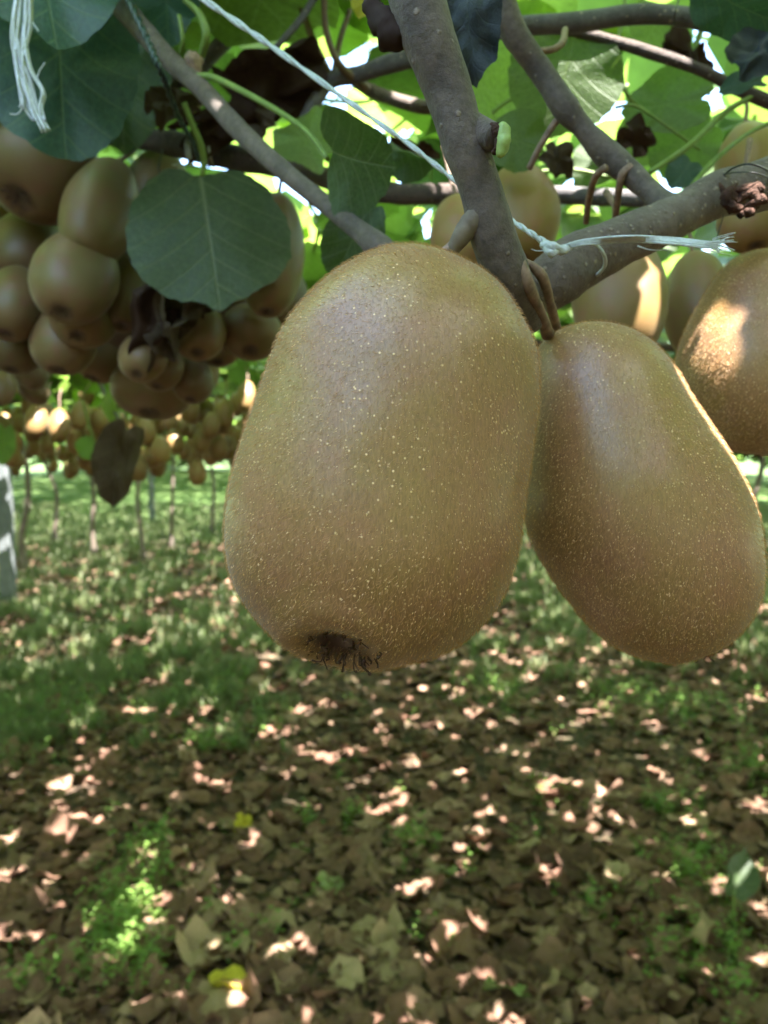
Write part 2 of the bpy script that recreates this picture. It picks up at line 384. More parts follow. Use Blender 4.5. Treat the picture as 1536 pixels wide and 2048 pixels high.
# main cane
c1 = cane(VINE_R, [(815, -260, .150, 118), (826, -60, .150, 116), (852, 60, .150, 108), (895, 180, .152, 94), (930, 290, .153, 90), (962, 380, .155, 86), (985, 470, .157, 90), (1014, 545, .160, 92), (1040, 600, .165, 78), (1062, 652, .170, 50)], M_BARK1, 28, 0.05, 120, label='thick felted grey cane running down to the large fruits', n=14)
# knob with cut bud and green pith
put('node_swelling', MB().add(tube_geo(T([(915, 255, .153, 88), (940, 262, .153, 80), (962, 268, .152, 66), (982, 273, .149, 56), (992, 276, .147, 46)]), 18, 6, 0.10, 200)).mesh('node_swelling', M_BARK1), c1)
put('bud_scar', MB().add(tube_geo(T([(982, 250, .147, 12), (994, 258, .146, 22), (998, 276, .146, 22), (996, 296, .146, 20), (986, 306, .147, 10)]), 10, 5, 0.4, 500)).mesh('bud_scar', M_WOUND), c1)
put('cut_bud', MB().add(tube_geo(T([(1000, 248, .1455, 14), (1008, 260, .1455, 28), (1008, 278, .1455, 32), (1004, 298, .1455, 26), (998, 314, .1455, 10)]), 8, 5, 0.35, 500)).mesh('cut_bud', M_PITH), c1)['label'] = 'bright green cut bud on the cane'
put('spur', MB().add(tube_geo(T([(960, 436, .155, 52), (936, 456, .155, 46), (920, 478, .155, 38), (903, 505, .156, 26)]), 12, 6, 0.2, 260)).mesh('spur', simple('pale_spur', (0.13, 0.105, 0.08), 0.7, 0.2, 0.35, 300, 0.5)), c1)
put('withered_bud', MB().add(tube_geo(T([(742, 0, .155, 20), (752, 30, .153, 46), (775, 60, .152, 60), (800, 75, .152, 56), (815, 60, .152, 30)]), 12, 7, 0.6, 220)).mesh('withered_bud', M_DARKLEAF), c1)['label'] = 'dark shaggy withered bud at the top of the cane'
# right hand branch
c2 = cane(VINE_R, [(1075, 590, .205, 96), (1110, 560, .205, 112), (1160, 520, .207, 110), (1230, 488, .21, 100), (1310, 455, .215, 88), (1380, 420, .22, 84), (1450, 385, .225, 92), (1510, 375, .228, 98), (1600, 335, .235, 100), (1760, 250, .26, 110)], M_BARK2, 26, 0.08, 100, label='speckled brown branch with white twine tied round it', n=12)
wd = MB()
for k in range(9):
    a = random.uniform(-1, 1); wd.add(tube_geo(T([(1458+random.uniform(-25, 70), 400+random.uniform(-38, 30), .212, 6), (1470+random.uniform(-25, 60), 395+random.uniform(-30, 40), .211, random.uniform(14, 34)), (1490+random.uniform(-20, 50), 400+random.uniform(-25, 40), .212, 5)]), 7, 4, 0.5, 400))
put('peeling_bark', wd.mesh('peeling_bark', M_WOUND), c2)['label'] = 'reddish cracked wound on the branch'
cane(VINE_R, [(960, -80, .235, 54), (1000, 0, .235, 54), (1030, 70, .237, 52), (1080, 140, .24, 46), (1130, 215, .24, 52), (1165, 255, .24, 42), (1215, 310, .24, 52), (1265, 350, .237, 48), (1310, 392, .232, 44), (1345, 425, .225, 56)], M_BARK1, 20, 0.1, 90, n=10)
cane(VINE_R, [(960, 70, .33, 34), (1040, 52, .33, 36), (1150, 45, .33, 38), (1260, 30, .33, 38), (1340, 30, .33, 36), (1440, 48, .33, 38), (1560, 85, .33, 44), (1750, 130, .33, 44)], M_BARK4, 14, 0.06, 70)
cane(VINE_R, [(1110, 55, .36, 22), (1200, 75, .36, 20), (1300, 105, .36, 24), (1400, 140, .36, 22), (1470, 175, .36, 26), (1560, 215, .36, 28), (1700, 290, .36, 28)], M_BARK3, 12, 0.1, 90)
for pts in ([(1145, 222, .24, 16), (1115, 240, .242, 15), (1085, 285, .245, 13), (1058, 338, .25, 13)], [(1212, 335, .235, 16), (1190, 355, .24, 15), (1178, 400, .25, 14), (1172, 445, .26, 12)],
            [(1262, 333, .235, 18), (1245, 350, .235, 18), (1236, 390, .24, 15), (1230, 448, .25, 13)]):
    cane(VINE_R, pts, M_STALK, 9, 0.12, 200, name='side_stalk')
cane(VINE_R, [(1010, 75, .26, 12), (1050, 100, .262, 12), (1100, 100, .265, 13), (1125, 85, .27, 14), (1130, 60, .29, 13)], M_STALK, 9, 0.1, 200, name='tendril')
# left canes
cane(VINE_L, [(40, 235, .56, 52), (200, 262, .55, 48), (320, 282, .53, 46), (450, 312, .5, 48), (600, 342, .46, 42), (700, 370, .43, 44), (800, 388, .41, 42), (930, 386, .40, 40)], M_BARK3, 18, 0.16, 60, label='dark rough cane crossing behind the slanting shoot', n=10)
cane(VINE_L, [(930, 386, .40, 38), (1080, 388, .40, 34), (1180, 393, .39, 34), (1290, 398, .37, 34), (1420, 410, .37, 34)], M_BARK4, 16, 0.08, 60)
cane(VINE_L, [(170, -80, .38, 46), (250, 20, .37, 44), (330, 110, .35, 40), (400, 175, .335, 38), (480, 262, .315, 40), (560, 335, .295, 38), (640, 400, .28, 36), (710, 455, .265, 40), (755, 492, .255, 52), (800, 530, .25, 50)], M_BARK1, 20, 0.06, 90, label='slanting grey shoot ending behind the largest fruit', n=10)
cane(VINE_L, [(640, -120, .5, 34), (530, 0, .5, 36), (470, 60, .5, 34), (410, 125, .49, 30), (375, 170, .48, 24)], M_BARK3, 12, 0.1, 60)
cane(VINE_L, [(250, 290, .54, 44), (270, 240, .53, 36), (330, 180, .51, 34), (380, 140, .49, 40)], M_BARK3, 12, 0.2, 60)
cane(VINE_L, [(600, 260, .45, 26), (655, 168, .45, 30), (720, 148, .45, 34), (800, 122, .44, 36), (900, 100, .43, 34), (1000, 60, .4, 30)], M_BARK4, 12, 0.12, 60)
cane(VINE_L, [(690, 150, .5, 22), (750, 185, .5, 26), (850, 215, .48, 26), (960, 220, .5, 22)], M_BARK2, 10, 0.15, 60)
cane(VINE_L, [(650, -40, .42, 14), (600, 40, .42, 14), (552, 95, .42, 12)], M_BARK4, 9, 0.1, 60)
for pts in ([(590, -30, .45, 14), (618, 60, .45, 14), (650, 130, .45, 14), (662, 155, .46, 15)], [(648, -30, .42, 14), (652, 60, .43, 13), (680, 130, .44, 15), (735, 178, .46, 18)], [(700, 20, .46, 12), (680, 80, .46, 12), (668, 150, .46, 14)],
            [(560, 40, .6, 14), (640, 30, .6, 12), (700, 0, .6, 10)]):
    cane(VINE_L, pts, M_PETR, 8, 0.05, 60, name='leaf_stalk')
cane(VINE_L, [(370, 0, .34, 12), (400, 30, .34, 15), (412, 70, .34, 17), (405, 105, .345, 15), (395, 125, .35, 16)], M_PET, 10, 0.04, 60, name='leaf_stalk')
cane(VINE_L, [(358, 30, .34, 8), (366, 80, .34, 8), (362, 105, .345, 9)], M_PET, 8, 0.04, 60, name='leaf_stalk')
put('bud', MB().add(tube_geo(T([(370, 115, .34, 12), (385, 120, .34, 34), (390, 138, .34, 30), (398, 155, .34, 14)]), 9, 5, 0.5, 300)).mesh('bud', M_STALK), VINE_L)
cane(VINE_L, [(394, 152, .335, 12), (425, 155, .33, 14), (480, 180, .31, 13), (560, 225, .29, 12), (615, 265, .275, 11), (655, 318, .262, 10)], M_PET, 10, 0.03, 60, name='leaf_stalk')
for pts in ([(1250, 0, .42, 9), (1235, 110, .42, 10), (1255, 190, .42, 9), (1300, 230, .43, 8)], [(1385, 110, .45, 12), (1410, 40, .45, 12), (1440, -40, .45, 12)],
            [(1300, 345, .33, 11), (1380, 290, .34, 12), (1450, 225, .35, 12), (1510, 190, .36, 10)], [(1385, 370, .3, 10), (1430, 320, .31, 10), (1500, 265, .33, 9), (1580, 230, .34, 9)],
            [(1230, 215, .4, 7), (1270, 212, .4, 7), (1330, 250, .4, 6), (1400, 300, .4, 6)], [(985, 225, .4, 9), (1010, 205, .4, 8), (1040, 190, .4, 8)], [(1060, 345, .4, 8), (1150, 340, .4, 8), (1240, 360, .4, 7)]):
    cane(VINE_R, pts, M_PET, 8, 0.04, 60, name='leaf_stalk')

# ------------------------------------------------------------------ named leaves
HERO_LEAVES = []
def hleaf(parent, b, t, wpx, mt, d, dt=None, roll=0.0, label=None, name='leaf', pet=None, petm=None, **kw):
    dt = d if dt is None else dt
    B = P(b[0], b[1], d); Tt = P(t[0], t[1], dt)
    kw.setdefault('seed', len(HERO_LEAVES)+11); kw.setdefault('rings', 6); kw.setdefault('segs', 72); kw.setdefault('serr', .022)
    me = leaf_mesh(name, mt, **kw); M = leaf_M(B, Tt, wpx*d/F, roll)
    o = put(name, me, parent, M)
    if label: o['label'] = label
    if pet: put('petiole', MB().add(tube_geo(T(pet), 9, 6)).mesh('petiole', petm or M_PET), o)
    HERO_LEAVES.append((B.lerp(Tt, .5), (Tt-B).length*.5)); return o
# broad dark leaves top left
hleaf(VINE_L, (115, -20), (125, 305), 310, M_LEAFB, .40, .38, 0.15, 'broad bluish dark green leaf behind the hanging white threads', cup=.1, droop=.15, ripple=.03, tipb=-.01)
hleaf(VINE_L, (60, -180), (110, 62), 330, M_LEAFB, .36, .33, -0.1, cup=.1, droop=.1, ripple=.03)
hleaf(VINE_L, (240, 60), (245, 290), 200, M_LEAFG, .47, .46, 0.1, cup=.1, droop=.1)
hleaf(VINE_L, (330, -60), (335, 75), 130, M_LEAFB, .42, .40, 0.1, cup=.1, droop=.1)
hleaf(VINE_L, (400, 345), (440, 612), 335, M_LEAFG, .43, .42, -0.05, 'dull green heart shaped leaf hanging in front of the clustered fruits', cup=-.08, droop=.05, ripple=.015, notch=.05, wd=.5,
      pet=[(368, 205, .415, 11), (385, 250, .42, 12), (402, 290, .425, 13), (408, 325, .43, 13), (404, 352, .43, 9)])
hleaf(VINE_L, (655, 300), (772, 345), 215, M_LEAFG, .262, .25, 0.55, 'greyish green folded leaf with bold veins beside the twine', cup=.3, droop=.3, ripple=.03, fold=.1)
hleaf(VINE_L, (742, 405), (665, 560), 120, M_LEAFG, .30, .31, 0.2, cup=.2, droop=.1)
hleaf(VINE_L, (450, 185), (655, 125), 150, M_DARKLEAF, .44, .43, 0.4, 'curled blackish brown withered leaf under the twine', name='withered_leaf', crumple=.28, ripple=.06)
hleaf(VINE_L, (450, 200), (640, 175), 110, M_DARKLEAF, .46, .45, -0.7, name='withered_leaf', crumple=.35, ripple=.08)
hleaf(VINE_L, (400, 215), (285, 205), 70, M_BROWNLEAF, .45, .45, 0.5, 'pale brown shrivelled leaf by the slanting shoot', name='withered_leaf', crumple=.4, ripple=.08)
hleaf(VINE_L, (370, 260), (540, 235), 80, M_DARKLEAF, .48, .46, 0.4, name='withered_leaf', crumple=.4, ripple=.08)
hleaf(VINE_L, (480, 210), (540, 250), 70, M_BROWNLEAF, .45, .44, 0.4, name='withered_leaf', crumple=.4, ripple=.08)
hleaf(VINE_L, (655, 320), (560, 225), 130, M_LEAFL, .40, .42, 0.3, 'pale translucent leaf behind the green leaf stalk', cup=.1)
hleaf(VINE_L, (780, 290), (868, 340), 90, M_LEAFG, .30, .30, 0.9, cup=.5, droop=.4, fold=.2)
hleaf(VINE_L, (770, 300), (875, 320), 75, M_DARKLEAF, .33, .33, 0.4, name='withered_leaf', crumple=.3)
hleaf(VINE_R, (930, -40), (950, 155), 130, M_NAVYLEAF, .20, .20, 0.1, 'crinkled nearly black leaf right of the main cane', name='withered_leaf', crumple=.16, ripple=.05, cup=.25)
hleaf(VINE_R, (1150, 60), (1105, 268), 235, M_LEAF, .36, .37, -0.1, 'bright green round leaf between two canes', cup=.05, droop=.1, ripple=.02)
hleaf(VINE_R, (905, 105), (1060, 275), 175, M_LEAFL, .44, .44, 0.2, 'pale green leaf with bold veins right of the main cane', cup=.1, droop=.1, ripple=.02)
hleaf(VINE_R, (1080, 300), (975, 260), 120, M_LEAF, .33, .33, 0.3, cup=.2)
hleaf(VINE_R, (1420, 200), (1240, 215), 130, M_LEAF, .42, .44, 0.4, cup=.2)
hleaf(VINE_R, (1350, 215), (1240, 320), 110, M_LEAFL, .5, .5, 0.2, cup=.2)
hleaf(VINE_R, (1430, 240), (1310, 330), 150, M_LEAF, .47, .47, -0.2, cup=.2)
hleaf(VINE_R, (1240, 290), (1150, 360), 110, M_LEAF, .42, .42, 0.5, cup=.2)
hleaf(VINE_R, (1330, 10), (1290, 90), 110, M_LEAFL, .46, .46, 0.1, 'sunlit yellow green leaf above the long cane', cup=.1)
hleaf(VINE_R, (1400, -30), (1560, 60), 130, M_LEAFB, .30, .30, 0.3, cup=.1)
hleaf(VINE_R, (1540, 60), (1490, 150), 110, M_NAVYLEAF, .28, .28, 0.4, name='withered_leaf', crumple=.3, cup=.2)
hleaf(VINE_R, (1530, 160), (1440, 175), 60, M_LEAFB, .3, .3, 0.9, cup=.2)
hleaf(VINE_R, (1340, 60), (1370, 160), 60, M_DARKLEAF, .45, .45, 0.4, name='withered_leaf', crumple=.4)
hleaf(VINE_R, (1390, 100), (1410, 180), 50, M_DARKLEAF, .45, .45, -0.4, name='withered_leaf', crumple=.4)
hleaf(VINE_R, (1250, 250), (1300, 305), 60, M_DARKLEAF, .4, .4, -0.4, name='withered_leaf', crumple=.4)
hleaf(VINE_R, (1090, 300), (1150, 340), 60, M_BROWNLEAF, .36, .36, -0.4, name='withered_leaf', crumple=.4)
hleaf(VINE_R, (1385, 320), (1345, 372), 70, M_LEAFB, .36, .36, 0.3, cup=.2)
hleaf(VINE_R, (735, -25), (718, 30), 50, M_YELLOW, .34, .34, 0.2, 'small bright yellow leaf at the top of the frame')
hleaf(VINE_L, (380, 40), (365, 92), 80, M_LEAFL, .5, .5, 0.2, cup=.1)
# shrivelled leaves hanging in the left cluster
hleaf(VINE_L, (370, 545), (255, 735), 110, M_DARKLEAF, .47, .47, 0.4, 'black shrivelled leaf hanging between the clustered fruits', name='withered_leaf', crumple=.4, ripple=.1)
hleaf(VINE_L, (330, 560), (340, 700), 70, M_BROWNLEAF, .46, .455, -0.5, name='withered_leaf', crumple=.4, ripple=.1, fold=.4)
hleaf(VINE_L, (400, 590), (310, 690), 80, M_BROWNLEAF, .455, .45, 0.6, name='withered_leaf', crumple=.4, ripple=.1, fold=.3)
hleaf(VINE_L, (390, 560), (420, 640), 60, M_DARKLEAF, .46, .46, 0.6, name='withered_leaf', crumple=.4, ripple=.1)
# smaller leaves filling the roof right above and beyond the fruits
rl = random.Random(21)
LS = [leaf_mesh('leaf', M_LEAF, seed=150+s, rings=4, segs=26, cup=rl.uniform(-.1, .35), droop=rl.uniform(.05, .4), ripple=rl.uniform(.02, .07), wd=rl.uniform(.44, .55), serr=.02) for s in range(7)]
LPS = MB().add(tube_geo([(0, .03, -.005, .012), (0, -.15, -.03, .013), (0, -.45, .02, .014), (0, -.6, .12, .018)], 6, 4)).mesh('petiole', M_PET)
for k in range(105):
    x = rl.uniform(-60, 1600); d = rl.uniform(.55, 1.5); y = rl.uniform(-70, 300 if x < 640 else 450)
    if d < .75 and 640 < x < 1500 and y > 60 and rl.random() < .5: d += .35
    s_ = rl.uniform(.06, .105); B = P(x, y, d)
    az = rl.uniform(0, 6.283); Y = Vector((math.cos(az), math.sin(az), rl.uniform(-.75, .1))).normalized()
    Nn = Vector((rl.uniform(-.5, .5), rl.uniform(-.8, .3), 1)).normalized(); Nn = (Nn-Y*Nn.dot(Y)).normalized(); X = Y.cross(Nn)
    B = B-Y*s_*.5
    M = Matrix(((X.x*s_, Y.x*s_, Nn.x*s_, B.x), (X.y*s_, Y.y*s_, Nn.y*s_, B.y), (X.z*s_, Y.z*s_, Nn.z*s_, B.z), (0, 0, 0, 1)))
    o = put('leaf', LS[k % 7], VINE_L if x < 820 else VINE_R, M)
    q = rl.random()
    if q < .35: o.material_slots[0].link = 'OBJECT'; o.material_slots[0].material = M_LEAFL
    elif q < .45: o.material_slots[0].link = 'OBJECT'; o.material_slots[0].material = M_LEAFG
    put('petiole', LPS, o, M)
# ------------------------------------------------------------------ fruits
def stalkgeo(M, pts): return None
FRUIT_LOC = []
def base_fruit(seed, ns=40, nr=28):
    """unit: along -z hangs down; length 1 half-length, radius 1. returns V,F,stain"""
    off = Vector((seed*5.1, 0, 0)); V = []; st = []
    for i in range(nr+1):
        ph = math.pi*i/nr; z = math.cos(ph); s = math.sin(ph)
        r = s**0.80 if s > 0 else 0
        zz = (abs(z)**1.12)*(1 if z > 0 else -1)
        r *= 1 - 0.10*max(0, z) + 0.03*max(0, -z)
        for k in range(ns):
            a = 2*math.pi*k/ns
            d = Vector((math.cos(a), math.sin(a)*0.94, zz))
            q = 1+0.035*noise.noise(d*1.1+off)
            x, y = r*math.cos(a)*q, r*math.sin(a)*0.94*q
            rr = math.hypot(x, y); zc = zz; stn = 0
            if z < 0:
                t = max(0, 1-rr/0.30); t = t*t*(3-2*t); zc += 0.085*t; stn = max(0, min(1, (1-rr/0.23)*2.4))
            else:
                t = max(0, 1-rr/0.25); zc -= 0.05*t*t
            V.append((x, y, zc)); st.append(stn)
    Fc = [(i*ns+k, (i+1)*ns+k, (i+1)*ns+(k+1) % ns, i*ns+(k+1) % ns) for i in range(nr) for k in range(ns)]
    return V, Fc, st
def calyx_geo(R, seed, n=14, L=1.0):
    """dried sepals and styles round the origin pointing -z"""
    r_ = random.Random(seed); mb = MB()
    for k in range(n):
        a = 6.283*k/n + r_.uniform(-.3, .3); q = R*r_.uniform(.35, 1.0); l = R*r_.uniform(.4, .95)*L
        p = Vector((q*math.cos(a), q*math.sin(a), 0)); o = Vector((math.cos(a), math.sin(a), 0))
        pts = [p + Vector((0, 0, R*.15)), p + o*l*.2 + Vector((0, 0, -l*.35)), p + o*l*r_.uniform(.3, .7) + Vector((r_.uniform(-1, 1), r_.uniform(-1, 1), 0))*l*.4 + Vector((0, 0, -l*r_.uniform(.4, .8))),
               p + o*l*r_.uniform(.2, .9) + Vector((r_.uniform(-1, 1), r_.uniform(-1, 1), 0))*l*.5 + Vector((0, 0, -l*r_.uniform(.5, 1.05)))]
        w0 = R*r_.uniform(.018, .04)
        mb.add(tube_geo([(*pts[0], w0), (*pts[1], w0), (*pts[2], w0*.8), (*pts[3], w0*r_.uniform(.5, 1.5))], 5, 4, 0.0, 900))
    return mb
FR_MESH = {}
for s in range(4):
    V, Fc, st = base_fruit(s, 40, 28)
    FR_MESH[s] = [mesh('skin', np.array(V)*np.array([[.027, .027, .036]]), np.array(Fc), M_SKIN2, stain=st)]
    V, Fc, st = base_fruit(s, 20, 14)
    FR_MESH[s].append(mesh('skin', np.array(V)*np.array([[.027, .027, .036]]), np.array(Fc), M_SKIN3, stain=st))
CAL_MESH = [calyx_geo(.0058, s, 16, .8).mesh('calyx', M_CALYX) for s in range(3)]
STK_MESH = [MB().add(tube_geo([(0, 0, 0, .0018), (.002, .001, .015, .0016), (.004+.004*s, 0, .034, .0017), (.006+.01*s, .004, .055, .0022)], 7, 4, .15, 200, s)).mesh('stalk', M_STALK) for s in range(3)]
def rotM(tilt, lean, spin):
    """image-plane tilt (deg, + = lower end swings to the left), lean (deg, + = lower end swings to camera)"""
    R = Matrix.Rotation(math.radians(tilt), 4, 'Y') @ Matrix.Rotation(math.radians(-lean), 4, 'X') @ Matrix.Rotation(spin, 4, 'Z')
    return R
def fruit(cx, cy, rx, ry, d, tilt=0, lean=12, label='', group=None, lod=0, skin=None, calyx=True, stalk=True, R=.027):
    loc = P(cx, cy, d); i = len(FRUIT_LOC); r_ = random.Random(i*7+1)
    root = thing('kiwifruit', label, 'fruit', loc, group)
    M = Matrix.Translation(loc) @ rotM(tilt, lean+(16 if lod == 0 else 0), r_.uniform(0, 6.28))
    sx = rx*d/F/.027; sz = ry*d/F/.036
    me = FR_MESH[i % 4][lod]
    b = put('skin', me, root, M @ Matrix.Diagonal((sx, sx, sz, 1)))
    if skin: b.material_slots[0].link = 'OBJECT'; b.material_slots[0].material = skin
    if calyx: put('calyx', CAL_MESH[i % 3], root, M @ Matrix.Translation((0, 0, -.036*sz*.93)) @ Matrix.Scale(sx, 4))
    if stalk: put('stalk', STK_MESH[i % 3], root, M @ Matrix.Translation((0, 0, .036*sz*.93)) @ Matrix.Scale(max(sx, .6), 4))
    FRUIT_LOC.append((loc, .03*sx)); return root, b, M, sx, sz
GL = 'kiwifruits clustered under the dark cane at left'
LEFT = [
 (82, 328, 112, 102, .52, 12, 20, 'large olive kiwifruit at the far left, directly under the broad bluish leaf'),
 (203, 425, 72, 121, .50, 4, 20, 'glossy upright kiwifruit left of the hanging heart shaped leaf'),
 (312, 400, 66, 100, .56, 0, 10, 'grey shaded kiwifruit half hidden behind the heart shaped leaf'),
 (55, 500, 66, 80, .57, 14, 22, 'dark kiwifruit at the left below the large olive one'),
 (152, 555, 78, 97, .49, 3, 22, 'round kiwifruit with dark calyx below the glossy upright one'),
 (28, 610, 60, 72, .54, 0, 15, 'dull green kiwifruit cut by the left edge of the photo'),
 (168, 630, 62, 60, .53, -4, 28, 'low kiwifruit showing its calyx under the round one'),
 (128, 682, 60, 66, .55, 0, 10, 'olive kiwifruit at the bottom of the left cluster'),
 (32, 692, 52, 50, .58, 0, 10, 'shadowed kiwifruit at bottom left edge of the cluster'),
 (248, 585, 58, 80, .54, -6, 12, 'very dark kiwifruit left of the shrivelled leaves'),
 (300, 525, 62, 50, .55, 0, 12, 'dark kiwifruit tucked beneath the left side of the heart shaped leaf'),
 (545, 512, 64, 122, .47, 2, 6, 'long brown kiwifruit right of the hanging heart shaped leaf'),
 (470, 560, 52, 90, .54, 0, 12, 'kiwifruit hidden in shade behind the heart shaped leaf tip'),
 (288, 712, 46, 50, .50, 5, 28, 'small kiwifruit with dark calyx just below the black shrivelled leaf'),
 (322, 730, 44, 48, .53, 0, 16, 'kiwifruit overlapped by its neighbour under the shrivelled leaves'),
 (385, 760, 42, 42, .55, 0, 14, 'lowest right kiwifruit of the left cluster'),
 (305, 775, 76, 52, .60, 0, 10, 'wide dark kiwifruit at the very bottom of the left cluster'),
 (398, 665, 50, 62, .50, -8, 26, 'kiwifruit showing its calyx right of the shrivelled leaves'),
 (502, 662, 58, 50, .52, -6, 22, 'reddish kiwifruit under the long brown one'),
 (440, 690, 40, 40, .56, 0, 20, 'brown kiwifruit squeezed between two others near the largest fruit'),
 (60, 738, 40, 30, .72, 60, 0, 'sunlit orange kiwifruit lying askew below the left cluster'),
 (5, 772, 26, 38, .75, 0, 8, 'yellow lit kiwifruit at the left edge below the cluster'),
 (68, 776, 34, 24, .78, 50, 0, 'dim brown kiwifruit below the left cluster'),
]
LEFT = [(q[0], q[1]-(4 if q[3] > 60 else 0), q[2]*1.08, q[3]*1.12)+q[4:] for q in LEFT]
for k, (x, y) in enumerate(((110, 470), (250, 470), (360, 560), (90, 620), (210, 690), (430, 610), (350, 680), (470, 620), (240, 640), (380, 720), (0, 440), (560, 600))):
    LEFT.append((x, y, 62, 78, .63, (k*37 % 30)-15, 5, ['dark kiwifruit behind the others, between olive and glossy ones', 'shadowed kiwifruit behind the leaf left half', 'shadowed kiwifruit behind the leaf tip', 'dark kiwifruit deep in the cluster under the round one', 'dark kiwifruit deep behind the cluster bottom', 'dark kiwifruit behind the shrivelled leaves, upper right', 'dark kiwifruit deep behind the shrivelled leaves', 'shadowed kiwifruit behind the lower end of the long brown one', 'dark kiwifruit deep left of the black shrivelled leaf', 'dark kiwifruit behind the lowest right ones', 'dark kiwifruit behind the others at the left edge', 'dark kiwifruit behind, near the upper flank of the largest fruit'][k]))
for r in LEFT: fruit(*r[:7], label=r[7], group=GL)
GR = 'kiwifruits behind and beside the two largest ones'
RIGHT = [
 (1038, 430, 82, 112, .36, 4, 8, 'shaded kiwifruit right behind the main cane'),
 (925, 470, 66, 88, .38, -6, 8, 'kiwifruit peeping out left of the main cane above the largest one'),
 (1238, 590, 100, 146, .31, 6, 12, 'orange brown kiwifruit under the speckled branch with a slanting shadow'),
 (1398, 612, 74, 124, .34, 4, 10, 'grey shaded kiwifruit between the two brighter ones at right'),
 (1500, 340, 72, 108, .42, 8, 10, 'grey kiwifruit above the branch at the right edge'),
 (1500, 440, 64, 66, .30, 0, 10, 'dark kiwifruit beneath the wound of the branch at right edge'),
]
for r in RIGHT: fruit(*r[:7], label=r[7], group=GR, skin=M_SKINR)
# far hanging bunches
GF = 'far kiwifruits hanging in bunches at left'
FAR = [(72, 842, 24, 36, 1.85, 0), (118, 852, 23, 36, 1.8, -8), (160, 830, 20, 32, 2.0, 0), (210, 832, 18, 26, 2.1, -10), (290, 845, 20, 30, 2.0, 0), (385, 825, 20, 24, 2.1, 0), (410, 822, 20, 26, 2.05, 5), (448, 828, 22, 32, 1.95, 0), (492, 792, 20, 32, 1.9, 4), (505, 840, 22, 34, 2.0, 0), (215, 900, 26, 30, 2.0, 20)]
def overlaps(p, r):
    return any((p-q).length < (r+s)*0.82 for q, s in FRUIT_LOC)
FARL = ['left one of the bright pair of far kiwifruits at the left', 'right one of the bright pair of far kiwifruits at the left', 'far kiwifruit just right of the bright pair', 'far kiwifruit with sun spots left of the small light leaf',
        'far kiwifruit between the small light leaf and the dry hanging leaf top', 'leftmost far kiwifruit of the row above the dark bunches', 'second far kiwifruit of the row left of the largest fruit', 'third far kiwifruit of the row, with a bright sun spot', 'far kiwifruit hanging highest beside the edge of the largest fruit', 'far kiwifruit touching the outline of the largest fruit at left', 'far kiwifruit low above the dry hanging leaf']
for (x, y, rx, ry, d, tl), fl in zip(FAR, FARL):
    fruit(x, y, rx, ry, d, tl, 6, label=fl, group='kiwifruits in the nearest far bunches', lod=0, skin=M_SKIN3)
def spot(px_):
    for lim, t in ((45, 'at the left edge of the photo'), (120, 'under the bright far pair'), (200, 'left of the dry hanging leaf'), (290, 'around the dry hanging leaf'), (340, 'above the thin pale post'), (420, 'right of the thin pale post'), (480, 'left of the largest fruit'), (1000, 'behind the largest fruit'), (1500, 'behind the second large fruit')):
        if px_ < lim: return t
    return 'at the right edge of the photo'
cnt = 0
rb = random.Random(5)
for k in range(400):
    if cnt >= 235: break
    left = rb.random() < .88
    d = rb.uniform(1.9, 4.2)
    px = rb.uniform(-60, 560) if left else rb.uniform(560, 1650)
    cl = P(px, 900, d); zc = rb.uniform(1.40-.035*d*.5, 1.53)
    nfr = rb.randint(4, 8)
    for j in range(nfr):
        c = Vector((cl.x+rb.uniform(-.10, .10), cl.y+rb.uniform(-.08, .08), zc+rb.uniform(-.05, .06)))
        if overlaps(c, .024): continue
        q = proj(c)
        if cnt >= 235: break
        fruit(q[0], q[1], .024*F/q[2], .033*F/q[2], q[2], rb.uniform(-15, 15), rb.uniform(-10, 15), label='%s distant kiwifruit hanging %s %s' % (('tiny', 'small')[q[2] < 3.2], ('high', 'midway', 'low')[0 if q[1] < 835 else 1 if q[1] < 890 else 2], spot(q[0])), group='distant kiwifruits under the far canopy', lod=1, calyx=False, stalk=False)
        cnt += 1
